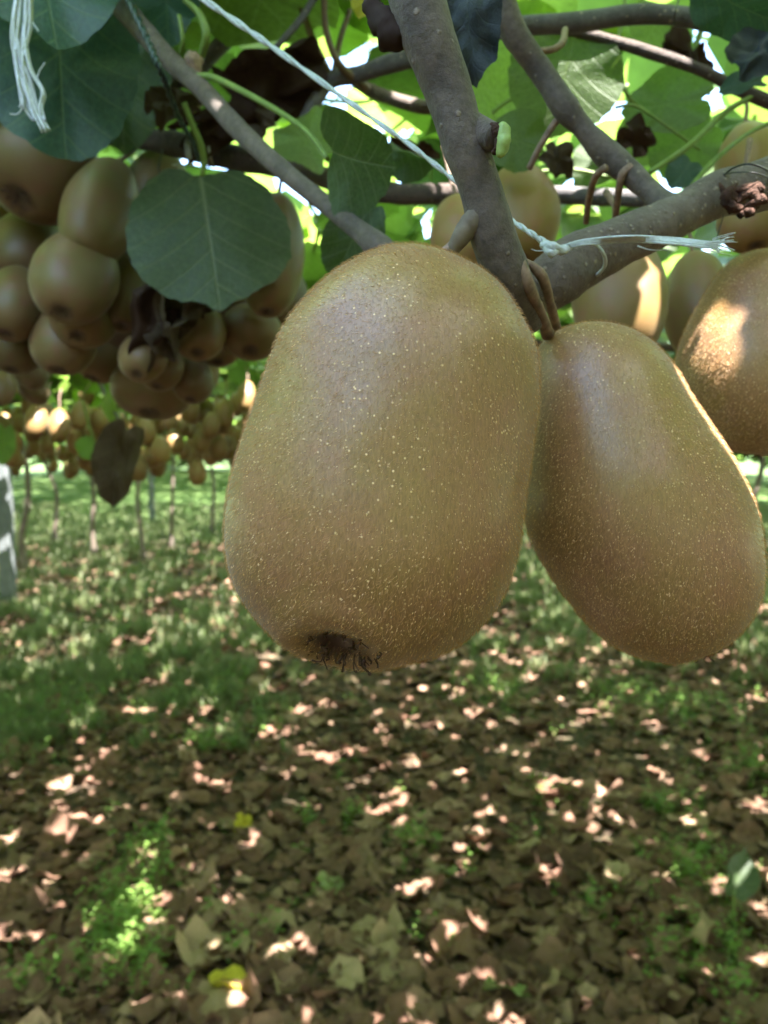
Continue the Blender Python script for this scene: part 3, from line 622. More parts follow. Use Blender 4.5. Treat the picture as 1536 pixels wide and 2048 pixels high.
# ---- large fruits from their outlines
def hair_mesh(name, V, Fc, n, L, Wd, axis, m, seed=1, keep=None):
    V = np.array([tuple(v) for v in V]); Fc = np.array(Fc)
    a, b, c, d = V[Fc[:, 0]], V[Fc[:, 1]], V[Fc[:, 2]], V[Fc[:, 3]]
    nr = np.cross(c-a, d-b); ar = np.linalg.norm(nr, axis=1); pr = ar/ar.sum()
    rg = np.random.default_rng(seed)
    f = rg.choice(len(Fc), n, p=pr); u, v = rg.random((n, 1)), rg.random((n, 1))
    p = (a[f]*(1-u)+b[f]*u)*(1-v)+(d[f]*(1-u)+c[f]*u)*v
    nn = nr[f]/np.maximum(ar[f][:, None], 1e-12)
    cen = V.mean(0); sg = np.sign(((p-cen)*nn).sum(1, keepdims=True)); nn = nn*sg
    if keep is not None:
        k = keep(p); p, nn = p[k], nn[k]; n = len(p)
    ax = np.array(axis)[None]; tg = ax-nn*(nn*ax).sum(1, keepdims=True); tg /= np.linalg.norm(tg, axis=1, keepdims=True)+1e-9
    sd = np.cross(nn, tg)
    j = rg.normal(0, .35, (n, 1)); ll = L*rg.uniform(.5, 1.2, (n, 1))
    dr = nn*.75+tg*.75+sd*j; dr /= np.linalg.norm(dr, axis=1, keepdims=True)
    d2 = nn*.35+tg*1.0+sd*j*1.5; d2 /= np.linalg.norm(d2, axis=1, keepdims=True)
    rw = rg.normal(0, 1, (n, 3)); ws = np.cross(dr, rw); ws /= np.linalg.norm(ws, axis=1, keepdims=True)+1e-9; ws *= Wd/2
    m1 = p+dr*ll*.5; tip = m1+d2*ll*.5
    VV = np.stack([p-ws, p+ws, m1-ws*.8, m1+ws*.8, tip], 1).reshape(-1, 3)
    bi = np.arange(n)[:, None]*5
    T3 = np.concatenate([bi+np.array([[0, 1, 2]]), bi+np.array([[1, 3, 2]]), bi+np.array([[2, 3, 4]])])
    return mesh(name, VV, T3, m)
def hero(outline, a_top, a_bot, d, label, calyx_px, cal_r, seed, kz=0.93, shrink=.98, cal_d=0.0, cal_dir=None, nh=45000, skin=M_SKIN):
    pts = [np.array(p, float) for p in outline]; pts = pts+pts[:3]
    S = catmull(pts, 10)[10:-10]; S = np.array(S)
    ctr = S.mean(0); a = np.array(a_bot, float)-np.array(a_top, float); a /= np.linalg.norm(a); pp = np.array([-a[1], a[0]])
    s = (S-ctr)@a; wv = (S-ctr)@pp
    smin, smax = s.min(), s.max(); nr, ns = 110, 144
    ctrs = []; 
    Z = []
    for i in range(nr+1):
        ph = math.pi*i/nr; sv = (smin+smax)/2-(smax-smin)/2*math.cos(ph)*0.9995
        hits = []
        for k in range(len(S)):
            s0, s1 = s[k], s[(k+1) % len(S)]
            if (s0-sv)*(s1-sv) <= 0 and s0 != s1:
                t = (sv-s0)/(s1-s0); hits.append(wv[k]+(wv[(k+1) % len(S)]-wv[k])*t)
        lo, hi = (min(hits), max(hits)) if hits else (Z[-1][1], Z[-1][2])
        Z.append((sv, lo, hi))
    Z = np.array(Z)
    for _ in range(3):   # smooth extents along the axis
        Z[2:-2, 1:] = (Z[:-4, 1:]+2*Z[1:-3, 1:]+3*Z[2:-2, 1:]+2*Z[3:-1, 1:]+Z[4:, 1:])/9
    loc = P(ctr[0], ctr[1], d); k_ = d/F*shrink
    def W3(ap, wp, dep):   # axis px, across px, depth px (towards camera +)
        v2 = a*ap+pp*wp
        return RT*(v2[0]*k_)-UP*(v2[1]*k_)-FW*(dep*k_)
    V = []
    for sv, lo, hi in Z:
        wc, hw = (lo+hi)/2, (hi-lo)/2
        for k in range(ns):
            an = 2*math.pi*k/ns
            V.append(W3(sv, wc+hw*math.cos(an), hw*kz*math.sin(an)))
    V = [v*(1+0.016*noise.noise(v*38+Vector((seed, 0, 0)))+0.006*noise.noise(v*95)) for v in V]
    # calyx hollow on the camera side surface point nearest calyx_px
    best = min(range(len(V)), key=lambda q: (lambda w_: math.hypot(w_[0]-calyx_px[0], w_[1]-calyx_px[1])+(4000 if (V[q].dot(FW) > cal_d) else 0))(proj(loc+V[q])))
    C0 = V[best].copy(); inn = cal_dir if cal_dir is not None else (-C0).normalized()
    st = []
    for q, v in enumerate(V):
        dd = (v-C0).length/cal_r
        t = max(0, 1-dd/1.25); t = t*t*(3-2*t)
        st.append(min(1, max(0, 1.0-dd/1.0)*2.0))
        V[q] = v+inn*(cal_r*0.50*t) - inn*(cal_r*0.10*math.exp(-((dd-1.5)/.35)**2))
    Fc = [(i*ns+k, (i+1)*ns+k, (i+1)*ns+(k+1) % ns, i*ns+(k+1) % ns) for i in range(nr) for k in range(ns)]
    root = thing('kiwifruit', label, 'fruit', loc)
    MT = Matrix.Translation(loc)
    put('skin', mesh('skin', V, np.array(Fc), skin, stain=st), root, MT)
    axw = W3(1, 0, 0).normalized()
    far = lambda p: np.linalg.norm(p-np.array(C0)[None], axis=1) > cal_r*0.6
    hd = (axw*0.8 - RT*0.5).normalized()
    fz = put('fuzz', hair_mesh('fuzz', V, Fc, nh, .0012, .00005, hd, M_HAIR, seed, far), root, MT); fz['kind'] = 'stuff'
    bz = put('bristles', hair_mesh('bristles', V, Fc, 10000, .00045, .00010, hd, M_BRIST, seed+5, far), root, MT); bz['kind'] = 'stuff'
    Rq = (-inn).to_track_quat('-Z', 'Y').to_matrix().to_4x4()
    cm = put('calyx', calyx_geo(cal_r*.95, seed+3, 60, 0.42).mesh('calyx', M_CALYX), root, MT @ Matrix.Translation(C0+inn*cal_r*.36) @ Rq)
    FRUIT_LOC.append((loc, .033)); return root, V, loc
M_BRIST = simple('bristle_gold', (0.90, 0.62, 0.34), 0.4, 0.6, 0.15, 300, 0, trans=0.2)
O1 = [(852, 493), (800, 492), (751, 499), (712, 517), (660, 549), (634, 572), (608, 602), (582, 630), (556, 671), (542, 710), (528, 748), (514, 789), (490, 850), (468, 925), (452, 990), (446, 1060), (452, 1130), (470, 1185), (503, 1232), (550, 1275), (610, 1308), (700, 1331), (790, 1336), (865, 1322), (930, 1287), (980, 1238), (1015, 1180), (1038, 1100), (1050, 1000), (1066, 900), (1080, 810), (1082, 730), (1074, 690), (1056, 656), (1045, 630), (1029, 606), (1008, 578), (982, 553), (925, 524), (891, 506)]
H1, V1, L1 = hero(O1, (880, 500), (690, 1310), .152, 'largest fuzzy brown kiwifruit in the middle hanging from the main cane', (670, 1310), .0075, 3,
              cal_dir=(UP*.72+RT*.25+FW*.62).normalized())
put('stalk', MB().add(tube_geo(T([(925, 470, .155, 26), (905, 492, .156, 24), (885, 512, .156, 26)]), 10, 5, .15, 300)).mesh('stalk', M_STALK), H1)
O2 = [(1210, 643), (1155, 645), (1108, 660), (1075, 690), (1055, 745), (1045, 820), (1040, 900), (1042, 980), (1052, 1055), (1082, 1125), (1130, 1200), (1190, 1268), (1258, 1310), (1330, 1326), (1400, 1312), (1460, 1276), (1500, 1230), (1515, 1170), (1513, 1095), (1498, 1020), (1468, 948), (1430, 880), (1385, 812), (1348, 745), (1312, 695), (1266, 660)]
H2, V2, L2 = hero(O2, (1120, 655), (1400, 1310), .178, 'second large fuzzy kiwifruit with sunlit right edge touching the largest one', (1402, 1306), .0052, 8,
              cal_d=0.01, cal_dir=(UP*.85-RT*.35-FW*.15).normalized(), nh=38000)
put('stalk', MB().add(tube_geo(T([(1020, 480, .161, 20), (1036, 522, .1575, 28), (1056, 572, .1585, 27), (1078, 620, .165, 23), (1096, 668, .174, 27)]), 12, 6, .15, 300)).mesh('stalk', M_STALK), H2)
put('stalk', MB().add(tube_geo(T([(1044, 522, .162, 16), (1064, 532, .162, 18), (1085, 556, .164, 22), (1098, 600, .170, 20), (1114, 660, .180, 20)]), 12, 6, .15, 300)).mesh('stalk', M_STALK), H2)
O3 = [(1530, 497), (1480, 508), (1440, 540), (1405, 595), (1375, 655), (1356, 715), (1356, 770), (1378, 830), (1420, 885), (1470, 912), (1530, 912), (1590, 880), (1625, 820), (1635, 740), (1632, 650), (1612, 570), (1575, 515)]
H3, V3, L3 = hero(O3, (1540, 500), (1470, 912), .235, 'large kiwifruit at the right edge with a sunlit patch and leaf shadow', (1480, 930), .005, 12, cal_d=0.02, nh=30000,
              cal_dir=(UP*.9+RT*.1-FW*.3).normalized())
FRUIT_LOC.append((L3, .033))
# ------------------------------------------------------------------ canopy: every leaf is placed, then the largest seen become leaves of their own
CX, CY0, CY1 = 8.0, -1.8, 11.0
area = 2*CX*(CY1-CY0); NA = int(area*365); NB = int(22*15*100); NC = 25000; ND = 30000; NL = NA+NB+NC+ND
lx = np.concatenate([rng.uniform(-CX, CX, NA), rng.uniform(-11, 11, NB), rng.uniform(-22, 22, NC), rng.uniform(-20, 20, ND)]); ly = np.concatenate([rng.uniform(CY0, CY1, NA), rng.uniform(CY1, CY1+15, NB), rng.uniform(CY1+15, CY1+45, NC), rng.uniform(-16, 26, ND)])
lz = 1.60+np.abs(rng.normal(0, .17, NL)); rad = rng.uniform(.034, .074, NL); rad[NA:] *= 1.6; rad[NA+NB:NA+NB+NC] *= 2.8; rad[NA+NB:] = np.minimum(rad[NA+NB:], .32); rad[NA+NB+NC:] *= 2.2; ring = np.arange(NL) >= NA+NB+NC
low = rng.random(NL) < .07; lz[low] -= rng.uniform(0, .16, low.sum())*(ly[low] > 1.2)
C = np.stack([lx, ly, lz], 1)
# keep out of the near view: nothing large in front of the fruits
d_ = (C-np.array(CAM))@np.array(FW); ux = (C-np.array(CAM))@np.array(RT); uz = (C-np.array(CAM))@np.array(UP)
with np.errstate(divide='ignore', invalid='ignore'):
    px = 768+ux/d_*F; py = 1024-uz/d_*F
infr = (d_ > .02) & (px > -150) & (px < 1690) & (py > -160)
drop = infr & (d_ < .52)
drop |= infr & (d_ < .9) & (py > 250)
drop |= infr & (d_ < 1.6) & (py > 640)
drop |= (d_ > -.25) & (d_ < .5) & (np.abs(ux) < .45) & (lz < 1.66)
drop |= (np.linalg.norm(C-np.array(CAM), axis=1) < .2)
drop |= (rng.random(NL) < .30) & (ly > 4.2) & (ly < CY1); drop |= (rng.random(NL) < .10) & (ly > CY1); drop |= ring & (np.abs(lx) < CX) & (ly > CY0); drop |= ((lx+.30)/.30)**2+((ly+.14)/.50)**2 < 1      # gap opened in the unseen leaf roof to let sky light onto the fruits
for (hx, hy, hr) in ((730, 100, 42), (690, 232, 30), (1035, 100, 20), (1312, 160, 26), (820, 240, 22), (192, 62, 16), (1252, 190, 14), (1425, 200, 20), (1135, 60, 14), (800, 190, 16), (1300, 290, 10)):
    drop |= (d_ > .3) & (np.hypot(px-hx, py-hy) < hr*.7+.045*F/np.maximum(d_, .3)*.55)
# light on the fruits: canopy leaves cleared for sun patches, others added for shade
def wp(V, loc, idx): return [np.array(loc+V[i]) for i in idx]
front = lambda V, loc, st: [np.array(loc+v) for v in V[::st] if (v.dot(FW) < .012 or v.z > .01)]
lit = [np.array(P(x, y, d)) for x, y, d in ((1415, 862, .172), (1448, 915, .172), (1472, 960, .172), (1492, 1010, .174), (1400, 830, .172), (1380, 800, .172),
       (1440, 640, .218), (1425, 695, .218), (1458, 725, .215), (1470, 620, .217), (1455, 580, .22),
       (1290, 630, .290))]
S_ = np.array(SUN)
def blocks(Cc, r, pts):
    """which discs cover which rays"""
    out = np.zeros(len(Cc), bool)
    for p in pts:
        v = Cc-p; t = v@S_; out |= (t > .02) & (np.linalg.norm(v-t[:, None]*S_, axis=1) < r)
    return out
drop |= blocks(C, rad*1.05, lit)  # leaves taken out so the sun reaches the lit points
C = C[~drop]; rad = rad[~drop]
shade = [p for V_, l_ in ((V1, L1), (V2, L2), (V3, L3)) for p in front(V_, l_, 67)]
shade += [np.array(P(x, y, d)) for x, y, d in ((1400, 740, .222), (1395, 790, .222), (1440, 800, .212), (1500, 820, .212), (1500, 740, .212), (1440, 770, .212), (1380, 740, .225), (1520, 540, .212), (1480, 545, .215), (1520, 600, .21), (1530, 660, .21), (1520, 700, .21), (1440, 560, .22), (1480, 840, .212), (1440, 850, .215), (1270, 560, .29), (1310, 570, .29), (1200, 560, .29), (1170, 620, .29), (1220, 660, .29))]
for (x, y, rx, ry, d) in [q[:5] for q in LEFT+RIGHT]:
    for a in range(0, 360, 60):
        for k in (.45, .9):
            p = P(x+rx*k*math.cos(a), y+ry*k*math.sin(a), d-.02)
            if y+ry*k*math.sin(a) < 700: shade.append(np.array(p))
for x, y, d in [(x, y, .3) for x in (30, 60, 95) for y in (10, 80, 150, 220, 260)]+[(x, y, .425) for x in (270, 340, 410, 480, 540) for y in (370, 440, 510, 580)]+\
        [(x, y, .39) for x in (20, 80, 150, 220) for y in (60, 130, 200, 270)]+[(1480, 180, .3), (1500, 100, .28), (1440, 200, .3), (1500, 170, .29), (240, 900, .88), (230, 960, .88), (260, 870, .9)]+[(1380+t*20, 400-t*6, .2) for t in range(8)]+[(830+t*150/500+dx, t, .15) for t in range(0, 620, 50) for dx in (-25, 25)]+\
        [(1120+t*40, 495-t*12, .18) for t in range(0, 10)]+[(500+t*50, 280+t*45, .3) for t in range(6)]+[(420+t*40, 10+t*28, .25) for t in range(14)]:
    shade.append(np.array(P(x, y, d)))
random.shuffle(shade)
L_ = np.array(lit); extra = []; er = []
Lr = L_[:, None]
def perp(c, p): 
    v = c-p; return np.linalg.norm(v-(v@S_)*S_)
for p in shade:  # leaf added across the sun ray where nothing shades the point yet
    near_lit = min(perp(p, q) for q in lit)
    if near_lit < .009: continue
    CC = C if not extra else np.concatenate([C, np.array(extra)]); RR = rad if not extra else np.concatenate([rad, np.array(er)])
    v = CC-p; t = v@S_; hit = (t > .02) & (np.linalg.norm(v-t[:, None]*S_, axis=1) < RR*.6)
    if hit.any(): continue
    for q in range(90):
        r = rng.uniform(.035, .065) if q < 20 else rng.uniform(.012, .06) if q < 60 else rng.uniform(.006, .02)
        z = rng.uniform(1.64, 1.80); tt = (z-p[2])/S_[2]
        c = p+S_*tt+np.append(rng.uniform(-.55, .55, 2)*r, 0)
        if all(perp(c, l) > r*1.08+.001 for l in lit):
            extra.append(c); er.append(r); break
if extra: C = np.concatenate([C, np.array(extra)]); rad = np.concatenate([rad, np.array(er)])
nex = len(extra); n = len(C)
print('canopy leaves', n, 'extra', nex)
yaw = rng.uniform(0, 2*np.pi, n); til = np.abs(rng.normal(0, .42, n)); tdir = rng.uniform(0, 2*np.pi, n)
if nex: til[-nex:] *= .3
def leafbasis(i):
    Y = Vector((math.cos(yaw[i]), math.sin(yaw[i]), 0)); X = Vector((Y.y, -Y.x, 0)); Z = Vector((0, 0, 1))
    R = Matrix.Rotation(til[i], 3, Vector((math.cos(tdir[i]), math.sin(tdir[i]), 0)))
    return R @ X, R @ Y, R @ Z
rel = C-np.array(CAM); d_ = rel@np.array(FW); 
px = 768+(rel@np.array(RT))/np.maximum(d_, .01)*F; py = 1024-(rel@np.array(UP))/np.maximum(d_, .01)*F
vis = (d_ > .3) & (px > -60) & (px < 1600) & (py > -80) & (C[:, 2] < 1.78)
order = np.argsort(np.where(vis, d_/rad*.06, 1e9)); near = order[:150]; nearset = np.zeros(n, bool); nearset[near[vis[near]]] = True
LV = [leaf_mesh('leaf', M_LEAF, seed=200+s, rings=4, segs=24, cup=random.uniform(-.1, .3), droop=random.uniform(.05, .4), ripple=random.uniform(.02, .06), wd=random.uniform(.46, .55)) for s in range(8)]
PT = MB().add(tube_geo([(0, .03, -.005, .012), (0, -.15, -.03, .013), (0, -.45, .02, .014), (0, -.6, .12, .018)], 6, 4)).mesh('petiole', M_PET)
for q in near:
    if not vis[q]: continue
    X, Y, Z = leafbasis(q); s = rad[q]*2; b = Vector(C[q])-Y*s*.47
    M = Matrix(((X.x*s, Y.x*s, Z.x*s, b.x), (X.y*s, Y.y*s, Z.y*s, b.y), (X.z*s, Y.z*s, Z.z*s, b.z), (0, 0, 0, 1)))
    o = put('leaf', LV[q % 8], VINE_L if px[q] < 820 else VINE_R, M)
    r = rng.random()
    if r < .28: o.material_slots[0].link = 'OBJECT'; o.material_slots[0].material = M_LEAFL
    elif r < .36: o.material_slots[0].link = 'OBJECT'; o.material_slots[0].material = M_LEAFG
    if d_[q] < 1.2: put('petiole', PT, o, M)
rest = np.where(~nearset)[0]
def scatter(name, protos, Mx, m, rv, smooth=True):
    """one mesh of copies: protos list of (V,F tris), Mx (n,3,4)"""
    VV = []; FF = []; RR = []; off = 0
    pick = rng.integers(0, len(protos), len(Mx))
    for k, (V, Fc) in enumerate(protos):
        sel = np.where(pick == k)[0]
        if not len(sel): continue
        V = np.array(V, float); Fc = np.array(Fc, int); A = Mx[sel]
        W = np.einsum('nij,vj->nvi', A[:, :, :3], V)+A[:, None, :, 3]
        VV.append(W.reshape(-1, 3)); FF.append((Fc[None]+(np.arange(len(sel))*len(V))[:, None, None]+off).reshape(-1, 3)); off += len(sel)*len(V)
        RR.append(np.repeat(rv[sel], len(V)))
    return mesh(name, np.concatenate(VV), np.concatenate(FF), m, rnd=np.concatenate(RR), smooth=smooth)
def basis(yaw, til, tdir, s, pos, sz=None):
    cy_, sy = np.cos(yaw), np.sin(yaw); z0 = np.zeros_like(yaw)
    X = np.stack([sy, -cy_, z0], 1); Y = np.stack([cy_, sy, z0], 1); Z = np.stack([z0, z0, z0+1], 1)
    k = np.stack([np.cos(tdir), np.sin(tdir), z0], 1)
    def rot(v):
        c, s_ = np.cos(til)[:, None], np.sin(til)[:, None]
        return v*c+np.cross(k, v)*s_+k*(k*v).sum(1, keepdims=True)*(1-c)
    s = s[:, None]; X, Y, Z = rot(X)*s, rot(Y)*s, rot(Z)*(s if sz is None else sz[:, None])
    return np.stack([X, Y, Z, pos], 2)
def tri(g):
    V, Fc = g[0], g[1]; T_ = []
    for f in Fc:
        for k in range(1, len(f)-1): T_.append((f[0], f[k], f[k+1]))
    return V, T_
lp = []
for s in range(5):
    V, Fc, _ = leaf_geo(300+s, rings=1, segs=8, cup=random.uniform(0, .3), droop=random.uniform(.1, .4), ripple=.05, notch=.08)
    V = [(x, y-.47, z) for x, y, z in V]; lp.append(tri((V, Fc)))
cano = put('canopy_leaves', scatter('canopy_leaves', lp, basis(yaw[rest], til[rest], tdir[rest], rad[rest]*2, C[rest]), M_LEAFC, rng.random(len(rest))))
tag(cano, 'dense roof of green vine leaves over the whole orchard', kind='stuff')
# far, thin canes threading the canopy
mbc = MB(); rc = random.Random(3)
for k in range(70):
    x, y = rc.uniform(-3.5, 3.5), rc.uniform(.9, 7); a = rc.uniform(-.5, .5)+(math.pi/2 if rc.random() < .4 else 0); L = rc.uniform(.6, 1.6); z = rc.uniform(1.56, 1.68)
    p = [(x+math.cos(a)*L*t+rc.uniform(-.05, .05), y+math.sin(a)*L*t+rc.uniform(-.05, .05), z+rc.uniform(-.03, .05), rc.uniform(.004, .011)) for t in (0, .33, .66, 1)]
    mbc.add(tube_geo(p, 6, 4, .1, 20))
tc = put('canopy_canes', mbc.mesh('canopy_canes', M_BARK3)); tag(tc, 'tangle of thin brown canes inside the leafy roof', kind='stuff')

# ------------------------------------------------------------------ twine and ties
def strand(pts, m, jit=0.0, sides=6, n=8): 
    return tube_geo(T(pts), sides, n, jit, 900)
tw = thing('twine', 'white twine stretched from the top left and knotted round the speckled branch', 'twine', P(1110, 495, .185))
def twisted(pts, k=2, turns=9, n=40, m=M_TWINE, name='cord', parent=None):
    S = catmull([np.array(q, float) for q in T(pts)], n); mb = MB()
    for j in range(k):
        q = []
        for i, s in enumerate(S):
            c = Vector(s[:3]); t = Vector(S[min(i+1, len(S)-1)][:3])-Vector(S[max(i-1, 0)][:3]); t.normalize()
            a = t.cross(FW).normalized(); b = t.cross(a); an = 2*math.pi*(j/k+turns*i/len(S)); r = s[3]
            q.append((*(c+(a*math.cos(an)+b*math.sin(an))*r*.38), r*.55))
        mb.add(tube_geo(q, 6, 1))
    return put(name, mb.mesh(name, m), parent)
twisted([(350, -40, .26, 15), (470, 42, .25, 15), (560, 105, .24, 14), (700, 205, .222, 13), (820, 290, .208, 12), (905, 357, .20, 12), (960, 397, .195, 12), (1015, 435, .187, 12), (1060, 465, .18, 14), (1100, 492, .178, 18)], parent=tw)
kn = MB()
rk = random.Random(9)
for k in range(5):
    kn.add(strand([(1088+rk.uniform(-6, 6), 488+rk.uniform(-4, 6), .178, 14), (1105+rk.uniform(-4, 4), 500+rk.uniform(-8, 8), .176, 18), (1125+rk.uniform(-4, 4), 498+rk.uniform(-6, 6), .177, 16), (1142, 492+rk.uniform(-5, 5), .178, 12)], M_TWINE, .2))
put('knot', kn.mesh('knot', M_TWINE), tw)
put('loop', MB().add(strand([(1130, 496, .178, 10), (1165, 486, .178, 9), (1192, 490, .18, 8), (1208, 510, .182, 8), (1210, 530, .187, 8), (1200, 545, .195, 8), (1190, 552, .21, 8)], M_TWINE)).mesh('loop', M_TWINE), tw)
tail = MB()
for k in range(12):
    a = rk.uniform(-6, 6); e = rk.uniform(-20, 16)
    tail.add(strand([(1128, 494+a*.5, .178+a*.0001, 5), (1170, 485+a, .175, 5), (1260, 478+a*1.1, .172+a*.0002, 5.5), (1350, 483+a*1.2, .170-a*.0002, 5.5), (1420, 490+a*1.2, .169, 4), (1448+rk.uniform(-10, 22), 488+a*1.2+e, .169, 1.6)], M_TWINE, .15, 5))
for k in range(10):
    a = rk.uniform(-12, 12)
    tail.add(strand([(1425, 489+a, .169, 2), (1445, 488+a*1.5, .169, 1.6), (1462+rk.uniform(-8, 14), 488+a*1.9+rk.uniform(-4, 4), .169, 1)], M_TWINE, 0, 4))
tail.add(strand([(1275, 492, .172, 4), (1300, 500, .172, 3), (1335, 500, .172, 2)], M_TWINE, 0, 4)); tail.add(strand([(1415, 500, .169, 2), (1440, 506, .169, 1.5), (1465, 510, .169, 1)], M_TWINE, 0, 4))
tail.add(strand([(1095, 500, .177, 3), (1075, 502, .177, 2), (1062, 498, .177, 1.2)], M_TWINE, 0, 4))
put('frayed_end', tail.mesh('frayed_end', M_TWINE), tw)
tw2 = thing('twine', 'loose frayed white threads hanging over the broad leaf at top left', 'twine', P(55, 0, .3))
TH = [[(45, -40), (25, 60), (38, 130), (60, 200), (72, 235)], [(50, -40), (48, 50), (45, 110), (55, 180), (92, 262)], [(62, -40), (60, 60), (42, 130), (62, 210), (86, 265)], [(40, -40), (33, 80), (30, 110), (44, 200), (40, 215)], [(66, -40), (52, 70), (62, 140), (86, 185), (82, 215), (88, 245)],
      [(58, -40), (52, 40), (36, 120), (40, 160), (50, 210), (68, 238)], [(42, -40), (28, 40), (35, 100), (58, 160), (74, 220), (95, 264)]]
for q in TH:
    mb = MB()
    for k in range(3):
        jx, jy = rk.uniform(-4, 4), rk.uniform(-4, 4)
        mb.add(strand([(x+jx+rk.uniform(-1, 1), y+jy, .30+rk.uniform(-.002, .002), rk.uniform(3, 5)) for x, y in q], M_TWINE, .1, 5, 6))
    put('thread', mb.mesh('thread', M_TWINE), tw2)
for q in ([(62, 40), (70, 52), (77, 62)], [(72, 160), (80, 140), (90, 125)], [(46, 215), (35, 228), (20, 228)]):
    put('thread', MB().add(strand([(x, y, .30, 2.5) for x, y in q], M_TWINE, 0, 5)).mesh('thread', M_TWINE), tw2)
wr = thing('tie_cord', 'dark green cord hanging straight down past the slanting shoot to the dark cane', 'cord', P(395, 310, .36))
twisted([(228, -60, .33, 15), (257, 0, .33, 17), (295, 80, .325, 17), (322, 145, .325, 16), (355, 230, .36, 13), (382, 280, .38, 12), (398, 320, .40, 10)], 2, 14, 20, M_WIRE, 'cord', wr)
tie = thing('string_tie', 'pale string tied round the dark cane above the hanging leaf', 'string', P(395, 300, .5))
mb = MB()
for x0 in (378, 384, 414, 424):
    mb.add(strand([(x0, 268, .50, 5), (x0-6, 285, .48, 5), (x0-5, 305, .475, 5), (x0, 325, .48, 5), (x0+4, 334, .50, 4)], M_TWINE, .1, 6))
for e in ((345, 330), (340, 345), (352, 350), (365, 342)): mb.add(strand([(384, 326, .475, 4), (370, 330, .47, 3), (e[0], e[1], .468, 3)], M_TWINE, .1, 5))
put('wrap', mb.mesh('wrap', simple('old_string', (0.42, 0.42, 0.38), .7, .2)), tie)
bt = thing('wire_tie', 'thin black wire looped round the branch near the right edge', 'wire', P(1500, 340, .21))
put('loop', MB().add(strand([(1445, 352, .222, 4), (1470, 334, .212, 4), (1500, 328, .208, 4.5), (1530, 338, .21, 4), (1545, 352, .215, 4)], M_BLACK, 0, 6)).add(strand([(1440, 350, .222, 4), (1470, 345, .211, 3), (1510, 346, .208, 3), (1540, 356, .212, 3)], M_BLACK, 0, 6)).mesh('loop', M_BLACK), bt)
put('dangling_end', MB().add(strand([(1447, 430, .22, 2.5), (1440, 455, .22, 2), (1434, 480, .22, 2), (1440, 495, .22, 2)], M_BLACK, 0, 5)).mesh('dangling_end', M_BLACK), bt)
bt2 = thing('wire_tie', 'thin black wire hooked over the long cane at top right', 'wire', P(1350, 20, .3))
put('loop', MB().add(strand([(1362, -20, .31, 3), (1356, 5, .308, 4), (1350, 25, .306, 4), (1349, 50, .31, 3)], M_BLACK, 0, 5)).mesh('loop', M_BLACK), bt2)
bt3 = thing('wire_tie', 'thin black wire drooping between the left cluster fruits under the dark cane', 'wire', P(318, 320, .48))
put('loop', MB().add(strand([(325, 300, .50, 4), (318, 330, .485, 3.5), (319, 358, .48, 3)], M_BLACK, 0, 5)).mesh('loop', M_BLACK), bt3)
# hanging dry leaf in the middle distance
dl = thing('kiwi_vine', 'drooping shoot of the vine behind the left cluster with one long dry leaf', 'vine', P(235, 820, 1.0))
put('cane', MB().add(tube_geo(T([(150, 640, 1.2, 10), (190, 740, 1.1, 9), (215, 800, 1.0, 8), (245, 850, .9, 6)]), 7, 5, .1, 60)).mesh('cane', M_BARK3), dl)
HV = hleaf(dl, (262, 850), (215, 1012), 90, M_BROWNLEAF, .9, .88, .3, 'long greyish brown dry leaf hanging down', name='withered_leaf', crumple=.15, fold=.3)
hleaf(dl, (225, 780), (240, 862), 32, M_LEAFL, .95, .95, .6, fold=.3)
hleaf(dl, (245, 965), (210, 1005), 50, M_LEAF, .9, .9, .3)
hleaf(dl, (190, 880), (160, 915), 50, M_LEAF, 1.2, 1.2, .2)
hleaf(dl, (10, 850), (0, 930), 50, M_LEAF, 1.3, 1.3, .2)
put('leaf_stalk', MB().add(tube_geo(T([(165, 800, 1.2, 5), (178, 850, 1.2, 5), (195, 900, 1.2, 4), (210, 945, 1.2, 4)]), 6, 5)).mesh('leaf_stalk', M_PET), dl)
# ------------------------------------------------------------------ posts, trunks, wires
def post(pxx, depth, label, w=.10):
    p = P(pxx, 900, depth); x, y = p.x, p.y
    r = thing('trellis_post', label, 'post', (x, y, 0))
    V = [(-w/2, -w/2, -.1), (w/2, -w/2, -.1), (w/2, w/2, -.1), (-w/2, w/2, -.1)]; V += [(a*.86, b*.86, 1.78) for a, b, c in V]
    b = .012; VV = []
    for z, s in ((-.1, 1), (1.76, .88), (1.78, .80)):
        for a in range(8):
            sx, sy = [(-1, -.8), (-.8, -1), (.8, -1), (1, -.8), (1, .8), (.8, 1), (-.8, 1), (-1, .8)][a]
            VV.append((sx*w/2*s, sy*w/2*s, z))
    FF = [(i*8+k, i*8+(k+1) % 8, (i+1)*8+(k+1) % 8, (i+1)*8+k) for i in range(2) for k in range(8)]+[tuple(16+k for k in range(8))]
    put('shaft', mesh('shaft', VV, FF, M_POST, smooth=False), r, Matrix.Translation((x, y, 0)))
    put('wire_band', MB().add(tube_geo([(w*.52*math.cos(t*.7), w*.52*math.sin(t*.7), 1.60, .003) for t in range(10)], 5, 2)).mesh('wire_band', M_BLACK), r, Matrix.Translation((x, y, 0)))
post(6, 7.0, 'grey concrete post at the left edge with sun flecks on it', .115)
post(301, 15.0, 'thin pale post far off under the hanging dry leaf', .10)
post(1010, 12.0, 'slim grey post in the distance behind the largest fruits', .10)
